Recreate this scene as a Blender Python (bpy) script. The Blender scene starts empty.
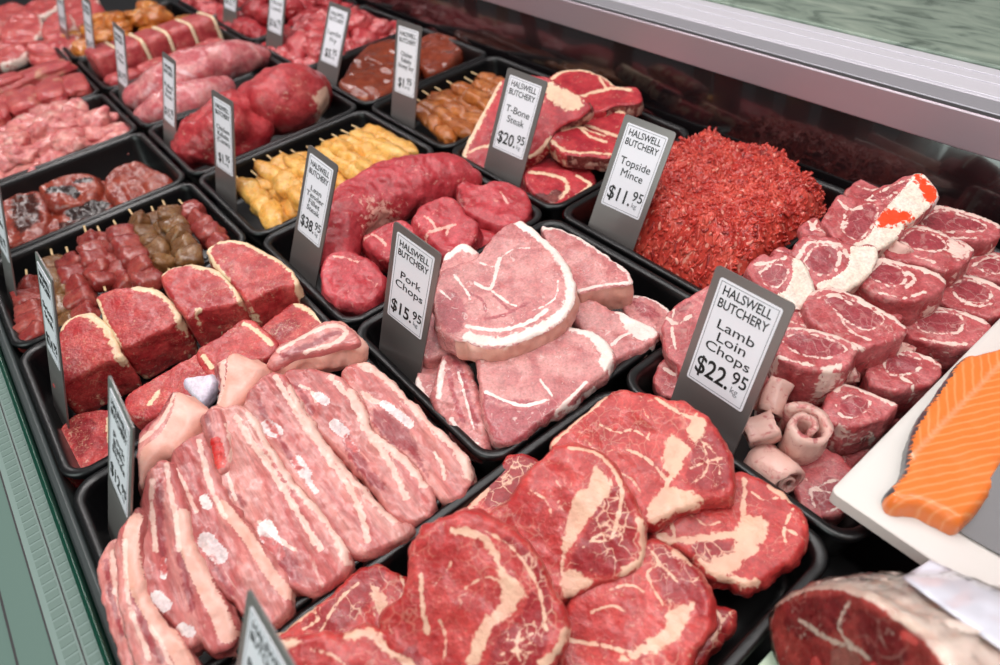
import bpy, math, random
import numpy as np
from mathutils import Matrix, Vector
from mathutils.geometry import delaunay_2d_cdt

R_ = math.radians
scene = bpy.context.scene
COL = scene.collection

# ------------------------------------------------------------------ camera
FPX, CAMH = 678.78, 0.53
cam = bpy.data.cameras.new('camera')
cam_o = bpy.data.objects.new('camera', cam)
COL.objects.link(cam_o)
cam_o.location = (0, 0, CAMH)
cam_o.rotation_euler = (R_(46.6796), R_(5.55123), R_(-39.15428))
cam.sensor_width = 36
cam.lens = FPX / 1000 * 36
cam.clip_start = 0.02
cam.dof.use_dof = True
cam.dof.focus_distance = 0.72
cam.dof.aperture_fstop = 4.0
scene.camera = cam_o
RM = np.array(cam_o.rotation_euler.to_matrix())
CO = np.array([0, 0, CAMH])


def ray(p):
    return RM @ np.array([p[0] - 500.0, 332.5 - p[1], -FPX])


def W(x, y, z):
    """point of the place seen at photo position x, y that lies at height z"""
    d = ray((x, y))
    return CO + d * ((z - CAMH) / d[2])


def pts(s):
    return [tuple(float(v) for v in q.split(',')) for q in s.split()]


# ------------------------------------------------------------------ noise
def _hash(ix, iy, iz, seed):
    h = (ix * 374761393 + iy * 668265263 + iz * 2147483647 + seed * 1274126177) & 0xFFFFFFFF
    h = ((h ^ (h >> 13)) * 1274126177) & 0xFFFFFFFF
    h = h ^ (h >> 16)
    return (h & 0xFFFF) / 65535.0 * 2 - 1


def noise3(p, seed=0):
    p = np.asarray(p, float)
    i = np.floor(p).astype(np.int64)
    f = p - i
    f = f * f * (3 - 2 * f)
    out = 0
    for dx in (0, 1):
        for dy in (0, 1):
            for dz in (0, 1):
                w = (f[:, 0] if dx else 1 - f[:, 0]) * (f[:, 1] if dy else 1 - f[:, 1]) * (f[:, 2] if dz else 1 - f[:, 2])
                out = out + w * _hash(i[:, 0] + dx, i[:, 1] + dy, i[:, 2] + dz, seed)
    return out


def fbm(p, seed=0, oct=3):
    p = np.asarray(p, float)
    a, s, out = 1.0, 1.0, 0
    for k in range(oct):
        out = out + a * noise3(p * s + 17.3 * k, seed + k)
        a *= .5
        s *= 2.03
    return out


# ------------------------------------------------------------------ materials
def new_mat(name):
    m = bpy.data.materials.new(name)
    m.use_nodes = True
    nt = m.node_tree
    b = nt.nodes['Principled BSDF']
    return m, nt, b


def lin(c):
    if isinstance(c, str):
        c = tuple(int(c[i:i + 2], 16) / 255 for i in (0, 2, 4))
    return tuple((v / 12.92 if v <= .04045 else ((v + .055) / 1.055) ** 2.4) for v in c[:3]) + (1,)


def plain(name, col, rough=.5, metal=0, coat=0, bump=0, bscale=200, spec=.5, var=0):
    m, nt, b = new_mat(name)
    b.inputs['Base Color'].default_value = lin(col)
    b.inputs['Roughness'].default_value = rough
    b.inputs['Metallic'].default_value = metal
    b.inputs['Coat Weight'].default_value = coat
    b.inputs['Specular IOR Level'].default_value = spec
    L = nt.links.new
    if bump or var:
        tc = nt.nodes.new('ShaderNodeTexCoord')
        n = nt.nodes.new('ShaderNodeTexNoise')
        n.inputs['Scale'].default_value = bscale
        n.inputs['Detail'].default_value = 4
        L(tc.outputs['Object'], n.inputs['Vector'])
        if bump:
            bp = nt.nodes.new('ShaderNodeBump')
            bp.inputs['Strength'].default_value = bump
            bp.inputs['Distance'].default_value = .001
            L(n.outputs['Fac'], bp.inputs['Height'])
            L(bp.outputs[0], b.inputs['Normal'])
        if var:
            mx = nt.nodes.new('ShaderNodeMix')
            mx.data_type = 'RGBA'
            c = lin(col)
            mx.inputs['A'].default_value = tuple(v * (1 - var) for v in c[:3]) + (1,)
            mx.inputs['B'].default_value = tuple(min(1, v * (1 + var)) for v in c[:3]) + (1,)
            L(n.outputs['Fac'], mx.inputs['Factor'])
            L(mx.outputs['Result'], b.inputs['Base Color'])
    return m


def meat(name, lean, lean2, fat, dark, spec, marble=0., mscale=110., mthin=.05, edge=.45, escale=130., rough=.34, coat=.25,
         bump=.35, bscale=260., fib=0., sss=.12, base_fat=0., patch=0., pscale=45., stretch=(1, 1, 1), lmarb=.3, fleck=.5, grain=1.):
    """raw meat: the mask attribute holds what each place is: R fat, G dark muscle, B other (bone, membrane, paint)"""
    m, nt, b = new_mat(name)
    N, L = nt.nodes.new, nt.links.new

    def math_(op, a, c=None, clamp=False):
        n = N('ShaderNodeMath')
        n.operation = op
        n.use_clamp = clamp
        for k, v in enumerate((a, c)):
            if v is None:
                continue
            if isinstance(v, (int, float)):
                n.inputs[k].default_value = v
            else:
                L(v, n.inputs[k])
        return n.outputs[0]

    def noise(sc, det=3, vec=None, dist=0.):
        n = N('ShaderNodeTexNoise')
        n.inputs['Scale'].default_value = sc
        n.inputs['Detail'].default_value = det
        n.inputs['Distortion'].default_value = dist
        L(vec, n.inputs['Vector'])
        return n

    def ramp(v, lo, hi):
        n = N('ShaderNodeMapRange')
        n.interpolation_type = 'SMOOTHSTEP'
        n.inputs['From Min'].default_value = lo
        n.inputs['From Max'].default_value = hi
        L(v, n.inputs['Value'])
        return n.outputs[0]

    def mix(f, a, c):
        n = N('ShaderNodeMix')
        n.data_type = 'RGBA'
        if isinstance(f, (int, float)):
            n.inputs['Factor'].default_value = f
        else:
            L(f, n.inputs['Factor'])
        for k, v in (('A', a), ('B', c)):
            if isinstance(v, tuple):
                n.inputs[k].default_value = v
            else:
                L(v, n.inputs[k])
        return n.outputs['Result']

    tc = N('ShaderNodeTexCoord')
    oi = N('ShaderNodeObjectInfo')
    ad = N('ShaderNodeVectorMath')
    ad.operation = 'ADD'
    L(tc.outputs['Object'], ad.inputs[0])
    sc = N('ShaderNodeVectorMath')
    sc.operation = 'SCALE'
    sc.inputs[0].default_value = (7.1, 3.3, 5.7)
    L(oi.outputs['Random'], sc.inputs['Scale'])
    L(sc.outputs[0], ad.inputs[1])
    vec = ad.outputs[0]
    mp = N('ShaderNodeMapping')
    mp.inputs['Scale'].default_value = stretch
    L(vec, mp.inputs['Vector'])
    svec = mp.outputs[0]
    at = N('ShaderNodeAttribute')
    at.attribute_name = 'mask'
    sp = N('ShaderNodeSeparateColor')
    L(at.outputs['Color'], sp.inputs[0])
    n1 = noise(38, 3, svec, .6)
    c = mix(ramp(n1.outputs['Fac'], .35, .68), lin(lean), lin(lean2))
    n2 = noise(420, 2, svec)
    gr = ramp(n2.outputs['Fac'], .25, .75)
    ne = noise(escale, 6, vec, .8)
    e = math_('MULTIPLY', math_('SUBTRACT', ne.outputs['Fac'], .5), edge * 2.0)
    # dark muscle
    g = ramp(math_('ADD', sp.outputs[1], e), .38, .66)
    c = mix(g, c, lin(dark))
    # grain of the lean
    hs = N('ShaderNodeHueSaturation')
    L(c, hs.inputs['Color'])
    n4 = noise(150, 4, svec, .5)
    g4 = ramp(n4.outputs['Fac'], .3, .7)
    L(math_('ADD', math_('ADD', math_('MULTIPLY', gr, .26 * grain), math_('MULTIPLY', g4, .24 * grain)), 1 - .26 * grain), hs.inputs['Value'])
    c = hs.outputs[0]
    f = ramp(math_('ADD', math_('ADD', sp.outputs[0], e), base_fat), .42, .58)
    if marble > 0:
        wv = noise(mscale * .35, 3, svec, 1.2)
        wm = N('ShaderNodeVectorMath')
        wm.operation = 'MULTIPLY_ADD'
        L(wv.outputs['Color'], wm.inputs[0])
        wm.inputs[1].default_value = (.03, .03, .03)
        L(svec, wm.inputs[2])
        vo = N('ShaderNodeTexVoronoi')
        vo.feature = 'DISTANCE_TO_EDGE'
        vo.inputs['Scale'].default_value = mscale
        L(wm.outputs[0], vo.inputs['Vector'])
        nm = noise(mscale * .33, 2, svec)
        th = math_('MULTIPLY', ramp(nm.outputs['Fac'], .40, .75), mthin * 2.4)
        ln = N('ShaderNodeMapRange')
        ln.inputs['From Min'].default_value = 0
        L(th, ln.inputs['From Max'])
        ln.inputs['To Min'].default_value = 1
        ln.inputs['To Max'].default_value = 0
        L(vo.outputs['Distance'], ln.inputs['Value'])
        mv = math_('MULTIPLY', ln.outputs[0], math_('MULTIPLY', math_('ADD', math_('MULTIPLY', sp.outputs[1], .75), lmarb), marble), True)
        f = math_('MAXIMUM', f, mv)
    if fleck > 0:
        fk = noise(mscale * 2.2, 3, svec, 1.5)
        fm = noise(30, 2, vec)
        f = math_('MAXIMUM', f, math_('MULTIPLY', ramp(math_('ADD', fk.outputs['Fac'], math_('MULTIPLY', fm.outputs['Fac'], .25)), .76, .86), fleck))
    if patch > 0:
        np_ = noise(pscale, 4, svec, .8)
        f = math_('MAXIMUM', f, math_('MULTIPLY', ramp(np_.outputs['Fac'], .56, .70), patch))
    nf = noise(70, 3, vec)
    fl = lin(fat)
    fc = mix(ramp(nf.outputs['Fac'], .3, .75), fl, mixc(fl, lin(lean2), .22))
    c = mix(f, c, fc)
    s = ramp(math_('ADD', sp.outputs[2], math_('MULTIPLY', e, .7)), .42, .58)
    c = mix(s, c, lin(spec))
    L(c, b.inputs['Base Color'])
    b.inputs['Subsurface Weight'].default_value = sss * .6
    b.inputs['Subsurface Radius'].default_value = (1, .35, .25)
    b.inputs['Subsurface Scale'].default_value = .004
    nr = noise(90, 3, vec)
    L(math_('ADD', math_('MULTIPLY', nr.outputs['Fac'], .3), rough - .15), b.inputs['Roughness'])
    b.inputs['Coat Weight'].default_value = coat * .7
    b.inputs['Coat Roughness'].default_value = .14
    b.inputs['Specular IOR Level'].default_value = .35
    nb = noise(bscale, 4, svec, .3)
    nb2 = noise(bscale * .3, 3, vec, .5)
    h = math_('ADD', nb.outputs['Fac'], math_('MULTIPLY', nb2.outputs['Fac'], 1.6))
    bp = N('ShaderNodeBump')
    bp.inputs['Strength'].default_value = bump
    bp.inputs['Distance'].default_value = .0018
    L(h, bp.inputs['Height'])
    L(bp.outputs[0], b.inputs['Normal'])
    return m


def mixc(a, b, t):
    return tuple(x * (1 - t) + y * t for x, y in zip(a, b))


# ------------------------------------------------------------------ objects
def tag(o, label=None, cat=None, group=None, kind=None):
    if label:
        o['label'] = label
    if cat:
        o['category'] = cat
    if group:
        o['group'] = group
    if kind:
        o['kind'] = kind
    return o


def link(name, me, mat=None, parent=None, mw=None):
    o = bpy.data.objects.new(name, me)
    COL.objects.link(o)
    if mat is not None and me is not None:
        me.materials.append(mat)
    if parent is not None:
        o.parent = parent
    if mw is not None:
        o.matrix_world = mw
    return o


def empty(name, loc=(0, 0, 0), rot=None):
    o = bpy.data.objects.new(name, None)
    COL.objects.link(o)
    o.empty_display_size = .02
    m = rot.to_4x4() if rot is not None else Matrix()
    m.translation = Vector(loc)
    o.matrix_world = m
    return o


def mesh(name, v, f, mask=None, smooth=True, sharp=None):
    me = bpy.data.meshes.new(name)
    me.from_pydata([tuple(map(float, q)) for q in v], [], [tuple(map(int, q)) for q in f])
    if smooth:
        me.polygons.foreach_set('use_smooth', [True] * len(me.polygons))
    if mask is not None:
        a = me.attributes.new('mask', 'FLOAT_COLOR', 'POINT')
        mk = np.ones((len(v), 4))
        mk[:, :3] = mask
        a.data.foreach_set('color', mk.ravel())
    me.update()
    if sharp is not None:
        me.set_sharp_from_angle(angle=R_(sharp))
    return me


class MB:
    """collects faceted pieces into one mesh"""

    def __init__(s):
        s.v, s.f = [], []

    def add(s, v, f):
        n = len(s.v)
        s.v += [tuple(q) for q in v]
        s.f += [tuple(i + n for i in q) for q in f]
        return s

    def box(s, x0, x1, y0, y1, z0, z1, M=None):
        v = [(x, y, z) for z in (z0, z1) for y in (y0, y1) for x in (x0, x1)]
        if M is not None:
            v = [tuple(M @ Vector(q)) for q in v]
        return s.add(v, [(0, 2, 3, 1), (4, 5, 7, 6), (0, 1, 5, 4), (2, 6, 7, 3), (0, 4, 6, 2), (1, 3, 7, 5)])

    def loft(s, rings, cap0=True, cap1=True):
        n = len(rings[0])
        v = [q for r in rings for q in r]
        f = []
        for k in range(len(rings) - 1):
            for i in range(n):
                j = (i + 1) % n
                f.append((k * n + i, k * n + j, (k + 1) * n + j, (k + 1) * n + i))
        if cap0:
            f.append(tuple(reversed(range(n))))
        if cap1:
            f.append(tuple((len(rings) - 1) * n + i for i in range(n)))
        return s.add(v, f)

    def build(s, name, mat, parent=None, mw=None, smooth=False, bevel=0, sharp=40):
        me = mesh(name, s.v, s.f, smooth=True, sharp=sharp if not smooth else None)
        o = link(name, me, mat, parent, mw)
        if bevel:
            md = o.modifiers.new('bevel', 'BEVEL')
            md.width = bevel
            md.segments = 2
            md.limit_method = 'ANGLE'
        return o


def rrect(x0, x1, y0, y1, r, z, k=6):
    out = []
    for cx, cy, a0 in ((x1 - r, y1 - r, 0), (x0 + r, y1 - r, 90), (x0 + r, y0 + r, 180), (x1 - r, y0 + r, 270)):
        for i in range(k + 1):
            a = R_(a0 + 90 * i / k)
            out.append((cx + r * math.cos(a), cy + r * math.sin(a), z))
    return out


# ------------------------------------------------------------------ splines and distances
def catmull(p, closed, per=8):
    p = np.asarray(p, float)
    n = len(p)
    out = []
    for i in range(n if closed else n - 1):
        if closed:
            a, b, c, d = p[i - 1], p[i], p[(i + 1) % n], p[(i + 2) % n]
        else:
            a, b, c, d = p[max(i - 1, 0)], p[i], p[i + 1], p[min(i + 2, n - 1)]
        for t in np.arange(per) / per:
            out.append(.5 * ((2 * b) + (-a + c) * t + (2 * a - 5 * b + 4 * c - d) * t * t + (-a + 3 * b - 3 * c + d) * t ** 3))
    if not closed:
        out.append(p[-1])
    return np.array(out)


def resample(p, s, closed):
    q = np.vstack([p, p[:1]]) if closed else p
    seg = np.hypot(*(q[1:] - q[:-1]).T)
    cum = np.concatenate([[0], np.cumsum(seg)])
    n = max(8, int(cum[-1] / s))
    t = np.linspace(0, cum[-1], n, endpoint=not closed)
    return np.stack([np.interp(t, cum, q[:, k]) for k in range(q.shape[1])], 1)


def seg_dist(P, poly, closed):
    q = np.vstack([poly, poly[:1]]) if closed else poly
    best = np.full(len(P), 1e9)
    for a, b in zip(q[:-1], q[1:]):
        ab = b - a
        L = max(ab @ ab, 1e-14)
        t = np.clip(((P - a) @ ab) / L, 0, 1)
        d = P - a - t[:, None] * ab
        best = np.minimum(best, d[:, 0] ** 2 + d[:, 1] ** 2)
    return np.sqrt(best)


def inside(P, poly):
    x, y = P[:, 0], P[:, 1]
    c = np.zeros(len(P), bool)
    n = len(poly)
    for i in range(n):
        x0, y0 = poly[i - 1]
        x1, y1 = poly[i]
        if y0 == y1:
            continue
        m = ((y0 > y) != (y1 > y)) & (x < (x1 - x0) * (y - y0) / (y1 - y0) + x0)
        c ^= m
    return c


def components(fs, ids):
    par = {}

    def find(a):
        while par[a] != a:
            par[a] = par[par[a]]
            a = par[a]
        return a
    for f in fs:
        for a in f:
            par.setdefault(int(a), int(a))
        r = find(int(f[0]))
        for a in f[1:]:
            par[find(int(a))] = r
    out = {}
    for f, i in zip(fs, ids):
        out.setdefault(find(int(f[0])), []).append(i)
    return list(out.values())


# ------------------------------------------------------------------ slabs of meat
def plane_at(px, py, z, tilt, da=0.):
    P0 = W(px, py, z)
    a = math.atan2(-P0[1], -P0[0]) + R_(da)
    t = R_(tilt)
    n = np.array([math.sin(t) * math.cos(a), math.sin(t) * math.sin(a), math.cos(t)])
    u = np.array([-math.sin(a), math.cos(a), 0.])
    v = np.cross(n, u)
    return P0, u, v, n


SEED = [11]


def slab(name, outline, z, tilt, thick, mat, label=None, cat=None, group=None, da=0., fat=(), dark=(), spec=(), rim=None,
         r=.005, s=.0022, jit=.0012, wave=.0012, wfreq=45, bulge=.0015, side=None, ext=0., parts=(), bend=(0, 0, 0), parent=None,
         anchor=None, smooth=True, taper=0., grow=0., eye=False, sfade=2.5):
    """a cut of meat: its face follows the outline, lying in its own tilted plane at height z, with real thickness behind it.
    fat / dark / spec: lists of (width_px or None for a filled patch, points).  parts: (name, material, regions, with_sides)"""
    SEED[0] += 7
    seed = SEED[0]
    op = pts(outline) if isinstance(outline, str) else outline
    ax, ay = anchor or (sum(p[0] for p in op) / len(op), sum(p[1] for p in op) / len(op))
    P0, u, v, n = plane_at(ax, ay, z, tilt, da)

    def uv(p):
        d = ray(p)
        q = CO + d * (((P0 - CO) @ n) / (d @ n)) - P0
        return (q @ u, q @ v)
    pxm = np.linalg.norm(P0 - CO) / FPX * 1.08       # metres per photo pixel at the anchor
    O = np.array([uv(p) for p in op])
    cc = np.cov((O - O.mean(0)).T)
    ew, evv = np.linalg.eigh(cc)
    if ew[1] > 2.2 * ew[0]:                    # long cuts: local Y runs along the cut, as its fibres do
        e_ = evv[:, 1] if evv[1, 1] > 0 else -evv[:, 1]
        u, v = u * e_[1] - v * e_[0], u * e_[0] + v * e_[1]
        O = np.array([uv(p) for p in op])
    if (O[:, 0] * np.roll(O[:, 1], -1) - O[:, 1] * np.roll(O[:, 0], -1)).sum() < 0:
        O = O[::-1]
    B = resample(catmull(O, True, 8) if smooth else O, s, True)
    nb = len(B)
    tg = np.roll(B, -1, 0) - np.roll(B, 1, 0)
    tg /= np.linalg.norm(tg, axis=1)[:, None] + 1e-12
    on = np.stack([tg[:, 1], -tg[:, 0]], 1)
    B3 = np.column_stack([B, np.zeros(nb)])
    B = B + on * (grow * pxm)
    B = B + on * (jit * fbm(B3 * 120, seed, 3))[:, None]
    lo, hi = B.min(0), B.max(0)
    rng = np.random.default_rng(seed)
    gx, gy = np.meshgrid(np.arange(lo[0], hi[0], s), np.arange(lo[1], hi[1], s * .87))
    gx = gx + (np.arange(gx.shape[0]) % 2)[:, None] * s * .5
    G = np.stack([gx.ravel(), gy.ravel()], 1) + rng.uniform(-.15, .15, (gx.size, 2)) * s
    G = G[inside(G, B)]
    dG = seg_dist(G, B, True)
    k = dG > s * .55
    G, dG = G[k], dG[k]
    V2 = np.vstack([B, G])
    ov, oe, of, *_ = delaunay_2d_cdt([Vector(q) for q in V2.tolist()], [(i, (i + 1) % nb) for i in range(nb)], [], 1, 1e-7)
    if len(ov) != len(V2):
        ov2 = np.array([tuple(q) for q in ov])
        dd = np.concatenate([np.zeros(nb), dG])
        V2 = ov2
        dd = seg_dist(V2, B, True)
    else:
        dd = np.concatenate([np.zeros(nb), dG])
    top_f = [tuple(t) for t in of]
    # height profile
    q = np.clip(1 - dd / r, 0, 1)
    Z = -r * .8 * (1 - np.sqrt(np.maximum(0, 1 - q * q)))
    V3 = np.column_stack([V2, np.zeros(len(V2))])
    Z = Z + wave * fbm(V3 * wfreq, seed + 3, 3)
    size = (hi - lo).max()
    c0 = (lo + hi) / 2

    def bendz(p):
        a = R_(bend[2])
        x = ((p[:, 0] - c0[0]) * math.cos(a) + (p[:, 1] - c0[1]) * math.sin(a)) / size * 2
        y = (-(p[:, 0] - c0[0]) * math.sin(a) + (p[:, 1] - c0[1]) * math.cos(a)) / size * 2
        return -(bend[0] * x * x + bend[1] * y * y)
    Z = Z + bendz(V2)
    top = np.column_stack([V2, Z])
    nt_ = len(top)
    eye_ = [(1.3, (pts(rp) if isinstance(rp, str) else rp) + (pts(rp) if isinstance(rp, str) else rp)[:1]) for w_, rp in dark if w_ is None] if eye else []
    fat = list(fat) + eye_
    # masks

    def field(regs, P):
        out = np.zeros(len(P))
        for wpx, rp in regs:
            rp = pts(rp) if isinstance(rp, str) else rp
            Q = np.array([uv(p) for p in rp])
            if wpx is None:
                Q = catmull(Q, True, 5)
                d = seg_dist(P, Q, True)
                d = np.where(inside(P, Q), -d, d)
                soft = pxm * 7
            else:
                Q = catmull(Q, False, 5) if len(Q) > 2 else Q
                d = seg_dist(P, Q, False) - wpx * pxm * .5
                soft = max(pxm * 2.6, min(pxm * 6, wpx * pxm * .9))
            out = np.maximum(out, np.clip(.5 - d / soft * .5, 0, 1))
        return out
    mk = np.stack([field(fat, V2), field(dark, V2), field(spec, V2)], 1)
    if rim:
        rp = rim * pxm
        mk[:, 0] = np.maximum(mk[:, 0], np.clip(.5 - (dd - rp) / (rp + 1e-6) * .8, 0, 1))
    pf = [field(rg, V2) for (_, _, rg, _) in parts]
    # sides
    zax = np.array([u[2], v[2], n[2]])          # world up in local axes
    down = -(np.array([0, 0, 1.]) * (1 - ext) + zax * ext)
    down /= np.linalg.norm(down)
    # walk the boundary of the triangulation
    ec = {}
    for t in top_f:
        for a, b in ((t[0], t[1]), (t[1], t[2]), (t[2], t[0])):
            ec[(a, b)] = True
    nxt = {a: b for (a, b) in ec if (b, a) not in ec}
    st = next(iter(nxt))
    loop = [st]
    while nxt[loop[-1]] != st and len(loop) < len(nxt) + 2:
        loop.append(nxt[loop[-1]])
    loop = np.array(loop)
    m = len(loop)
    LB = top[loop]
    tg = np.roll(LB[:, :2], -1, 0) - np.roll(LB[:, :2], 1, 0)
    tg /= np.linalg.norm(tg, axis=1)[:, None] + 1e-12
    on = np.column_stack([tg[:, 1], -tg[:, 0], np.zeros(m)])
    nr = max(3, int(thick / (s * 1.4)))
    V = [top]
    M = [mk]
    PF = [[p] for p in pf]
    F = [top_f]
    sidef = []
    prev = loop
    off = nt_
    hz = np.clip(thick * .93 / max(1e-6, abs(down[2])), 0, thick * 1.5)
    for j in range(1, nr + 1):
        t = j / nr
        o_ = bulge * math.sin(t * math.pi) - (.25 * r * max(0, t - .75) * 4) - taper * t
        ring = LB + down * (thick * t) + on * o_
        ring = ring + on * (min(bulge, .0026) * 1.1 * fbm(ring * 70, seed + 9, 3))[:, None]
        V.append(ring)
        if side is None:
            sm = mk[loop].copy()
        else:
            sm = np.tile(np.array(side, float), (m, 1))
            sm += (mk[loop] - sm) * max(0, 1 - t * sfade)
            sm[:, 0] += .34 * fbm(LB * np.array([95, 95, 0]) + np.array([0, 0, t * .8]), seed + 5, 2)
        M.append(sm)
        for pi, p in enumerate(pf):
            PF[pi].append(p[loop] if parts[pi][3] else np.zeros(m))
        idx = np.arange(off, off + m)
        for i in range(m):
            i2 = (i + 1) % m
            sidef.append((prev[i], idx[i], idx[i2], prev[i2]))
        prev = idx
        off += m
    cen = (V[-1].mean(0))[None]
    V.append(cen)
    M.append(M[-1].mean(0)[None])
    for pi in range(len(pf)):
        PF[pi].append(np.zeros(1))
    bot = [(prev[i], off, prev[(i + 1) % m]) for i in range(m)]
    V = np.vstack(V)
    M = np.vstack(M)
    F = top_f + sidef + bot
    mw = Matrix(((u[0], v[0], n[0], P0[0]), (u[1], v[1], n[1], P0[1]), (u[2], v[2], n[2], P0[2]), (0, 0, 0, 1)))
    owner = np.zeros(len(F), int)
    if parts:
        flen = np.array([len(f) for f in F])
        for pi in range(len(parts)):
            val = np.concatenate(PF[pi])
            fm = np.array([sum(val[i] for i in f) / len(f) for f in F])
            if parts[pi][3] == 2:
                fm[:len(top_f)] = 0
                fm[len(top_f) + len(sidef):] = 0
            if parts[pi][3] == 3:
                fm[:len(top_f)] = 0
                fm[len(top_f):] = 1
            owner[fm > .5] = pi + 1

    def build(nm, fi, mt, par):
        fs = [F[i] for i in fi]
        used = np.unique(np.concatenate([np.array(f) for f in fs]))
        mp = -np.ones(len(V), int)
        mp[used] = np.arange(len(used))
        me = mesh(nm, V[used], [tuple(mp[i] for i in f) for f in fs], M[used])
        o = link(nm, me, mt, par, mw)
        return o
    for pi in range(len(parts)):
        fi = np.where(owner == pi + 1)[0]
        for comp in components([F[i] for i in fi], fi):
            if len(comp) < 14:
                owner[comp] = 0
    root = build(name, np.where(owner == 0)[0], mat, parent)
    if parent is None:
        tag(root, label, cat, group)
    for pi, (pn, pm, _, _) in enumerate(parts):
        fi = np.where(owner == pi + 1)[0]
        for comp in components([F[i] for i in fi], fi):
            if len(comp) >= 14:
                build(pn, comp, pm, root)
    return root


# ------------------------------------------------------------------ rounded lumps and long muscles
_ico = {}


def ico(k):
    if k not in _ico:
        import bmesh
        bm = bmesh.new()
        bmesh.ops.create_icosphere(bm, subdivisions=k, radius=1)
        bm.verts.ensure_lookup_table()
        v = np.array([tuple(x.co) for x in bm.verts])
        f = [tuple(x.index for x in q.verts) for q in bm.faces]
        bm.free()
        _ico[k] = (v, f)
    return _ico[k]


def frame(az, pitch=0., roll=0.):
    return Matrix.Rotation(R_(az), 3, 'Z') @ Matrix.Rotation(R_(pitch), 3, 'Y') @ Matrix.Rotation(R_(roll), 3, 'X')


def blob_data(size, sq=2.6, namp=.12, nfreq=1.6, seed=0, k=4, fatf=None):
    d, f = ico(k)
    w = (np.abs(d) ** sq).sum(1) ** (-1 / sq)
    v = d * w[:, None]
    v = v * (1 + namp * fbm(d * nfreq + seed * 3.1, seed, 3))[:, None]
    mk = np.zeros((len(v), 3))
    if fatf is not None:
        mk[:, 0] = np.clip(fatf(d), 0, 1)
    return v * np.array(size), f, mk


def blob(name, loc, size, rot, mat, label=None, cat=None, group=None, parent=None, **kw):
    v, f, mk = blob_data(size, **kw)
    me = mesh(name, v, f, mk)
    mw = rot.to_4x4()
    mw.translation = Vector(loc)
    o = link(name, me, mat, parent, mw)
    if parent is None:
        tag(o, label, cat, group)
    return o


def tube_data(path, rad, seg=40, per=10, namp=.08, nfreq=30, seed=0, up=(0, 0, 1), fatf=None, flat=0.):
    """path: 3-D points, rad: (half width, half height) per point; closed rounded ends"""
    P = catmull(np.asarray(path, float), False, per)
    Rr = catmull(np.asarray(rad, float), False, per)
    n = len(P)
    T = np.gradient(P, axis=0)
    T /= np.linalg.norm(T, axis=1)[:, None]
    up = np.asarray(up, float)
    V, F, K = [], [], []
    a = np.arange(seg) / seg * 2 * math.pi
    # rounded ends
    stations = [(0, t) for t in (.0, .35, .65, .87)] + [(i, 1.) for i in range(n)] + [(n - 1, t) for t in (.87, .65, .35, 0.)]
    ns = len(stations)
    for si, (i, t) in enumerate(stations):
        sdir = np.cross(up, T[i])
        sdir /= np.linalg.norm(sdir) + 1e-9
        h = np.cross(T[i], sdir)
        shift = 0
        if t < 1:
            e = math.sqrt(max(0, 1 - t * t)) * min(Rr[i]) * .9
            shift = -e if si < 4 else e
        tt = max(t, .02)
        c = P[i] + T[i] * shift
        ca, sa = np.cos(a), np.sin(a)
        ring = c + (sdir * (ca * Rr[i, 0] * tt)[:, None]) + h * (sa * Rr[i, 1] * tt)[:, None]
        V.append(ring)
        K.append(np.column_stack([np.full(seg, i / (n - 1)), ca, sa]))
    V = np.vstack(V)
    K = np.vstack(K)
    C = np.repeat([P[i] for i, _ in stations], seg, 0)
    dirn = V - C
    rl = np.linalg.norm(dirn, axis=1)[:, None] + 1e-9
    V = V + dirn / rl * (np.minimum(rl[:, 0], np.repeat([min(Rr[i]) for i, _ in stations], seg)) * namp * fbm(V * nfreq, seed, 4))[:, None]
    for k in range(ns - 1):
        for i in range(seg):
            j = (i + 1) % seg
            F.append((k * seg + i, k * seg + j, (k + 1) * seg + j, (k + 1) * seg + i))
    F.append(tuple(reversed(range(seg))))
    F.append(tuple((ns - 1) * seg + i for i in range(seg)))
    mk = np.zeros((len(V), 3))
    if fatf is not None:
        r_ = fatf(K)
        if r_.ndim == 1:
            mk[:, 0] = np.clip(r_, 0, 1)
        else:
            mk[:, :] = np.clip(r_, 0, 1)
    return V, F, mk


def tube(name, path, rad, mat, label=None, cat=None, group=None, parent=None, **kw):
    V, F, mk = tube_data(path, rad, **kw)
    c = np.asarray(path, float).mean(0)
    me = mesh(name, V - c, F, mk)
    o = link(name, me, mat, parent, Matrix.Translation(Vector(c)))
    if parent is None:
        tag(o, label, cat, group)
    return o


def copy_tree(o, label=None, group=None):
    c = o.copy()
    COL.objects.link(c)
    for ch in [x for x in o.children]:
        d = ch.copy()
        COL.objects.link(d)
        d.parent = c
        d.matrix_parent_inverse = ch.matrix_parent_inverse.copy()
    if label:
        c['label'] = label
    if group:
        c['group'] = group
    return c

# ================================================================== setting: the display cabinet
M_TRAY = plain('black_tray_plastic', '0a0a0c', rough=.34, bump=.08, bscale=500, spec=.6)
M_DECK = plain('dark_deck', '161618', rough=.45)
M_BACK = plain('black_gloss_panel', '151113', rough=.14, spec=1., coat=1.)
M_STEEL = plain('brushed_steel', 'b9a9b2', rough=.38, metal=.55, bump=.03, bscale=300)
M_ALU = plain('pale_aluminium', 'd9d4dc', rough=.4, metal=.2)
M_GAP = plain('dark_joint', '3a3638', rough=.5)
M_GREEN = plain('pale_green_sheet', '627870', rough=.35, spec=.5)
M_GRILLE = plain('grille_sheet', '7b8d87', rough=.4)
M_SLOT = plain('grille_slot', '687b74', rough=.6)
M_GLASSEDGE = plain('green_glass_edge', '0a3a2c', rough=.12, coat=.4)
M_TAG = plain('grey_tag_plastic', '857f7d', rough=.3, metal=.55, coat=.2)
M_CARD = plain('white_card', 'e9e7ee', rough=.4, coat=.25)
M_INK = plain('black_ink', '161618', rough=.5)
M_GREYINK = plain('grey_ink', '8a8a90', rough=.5)
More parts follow.
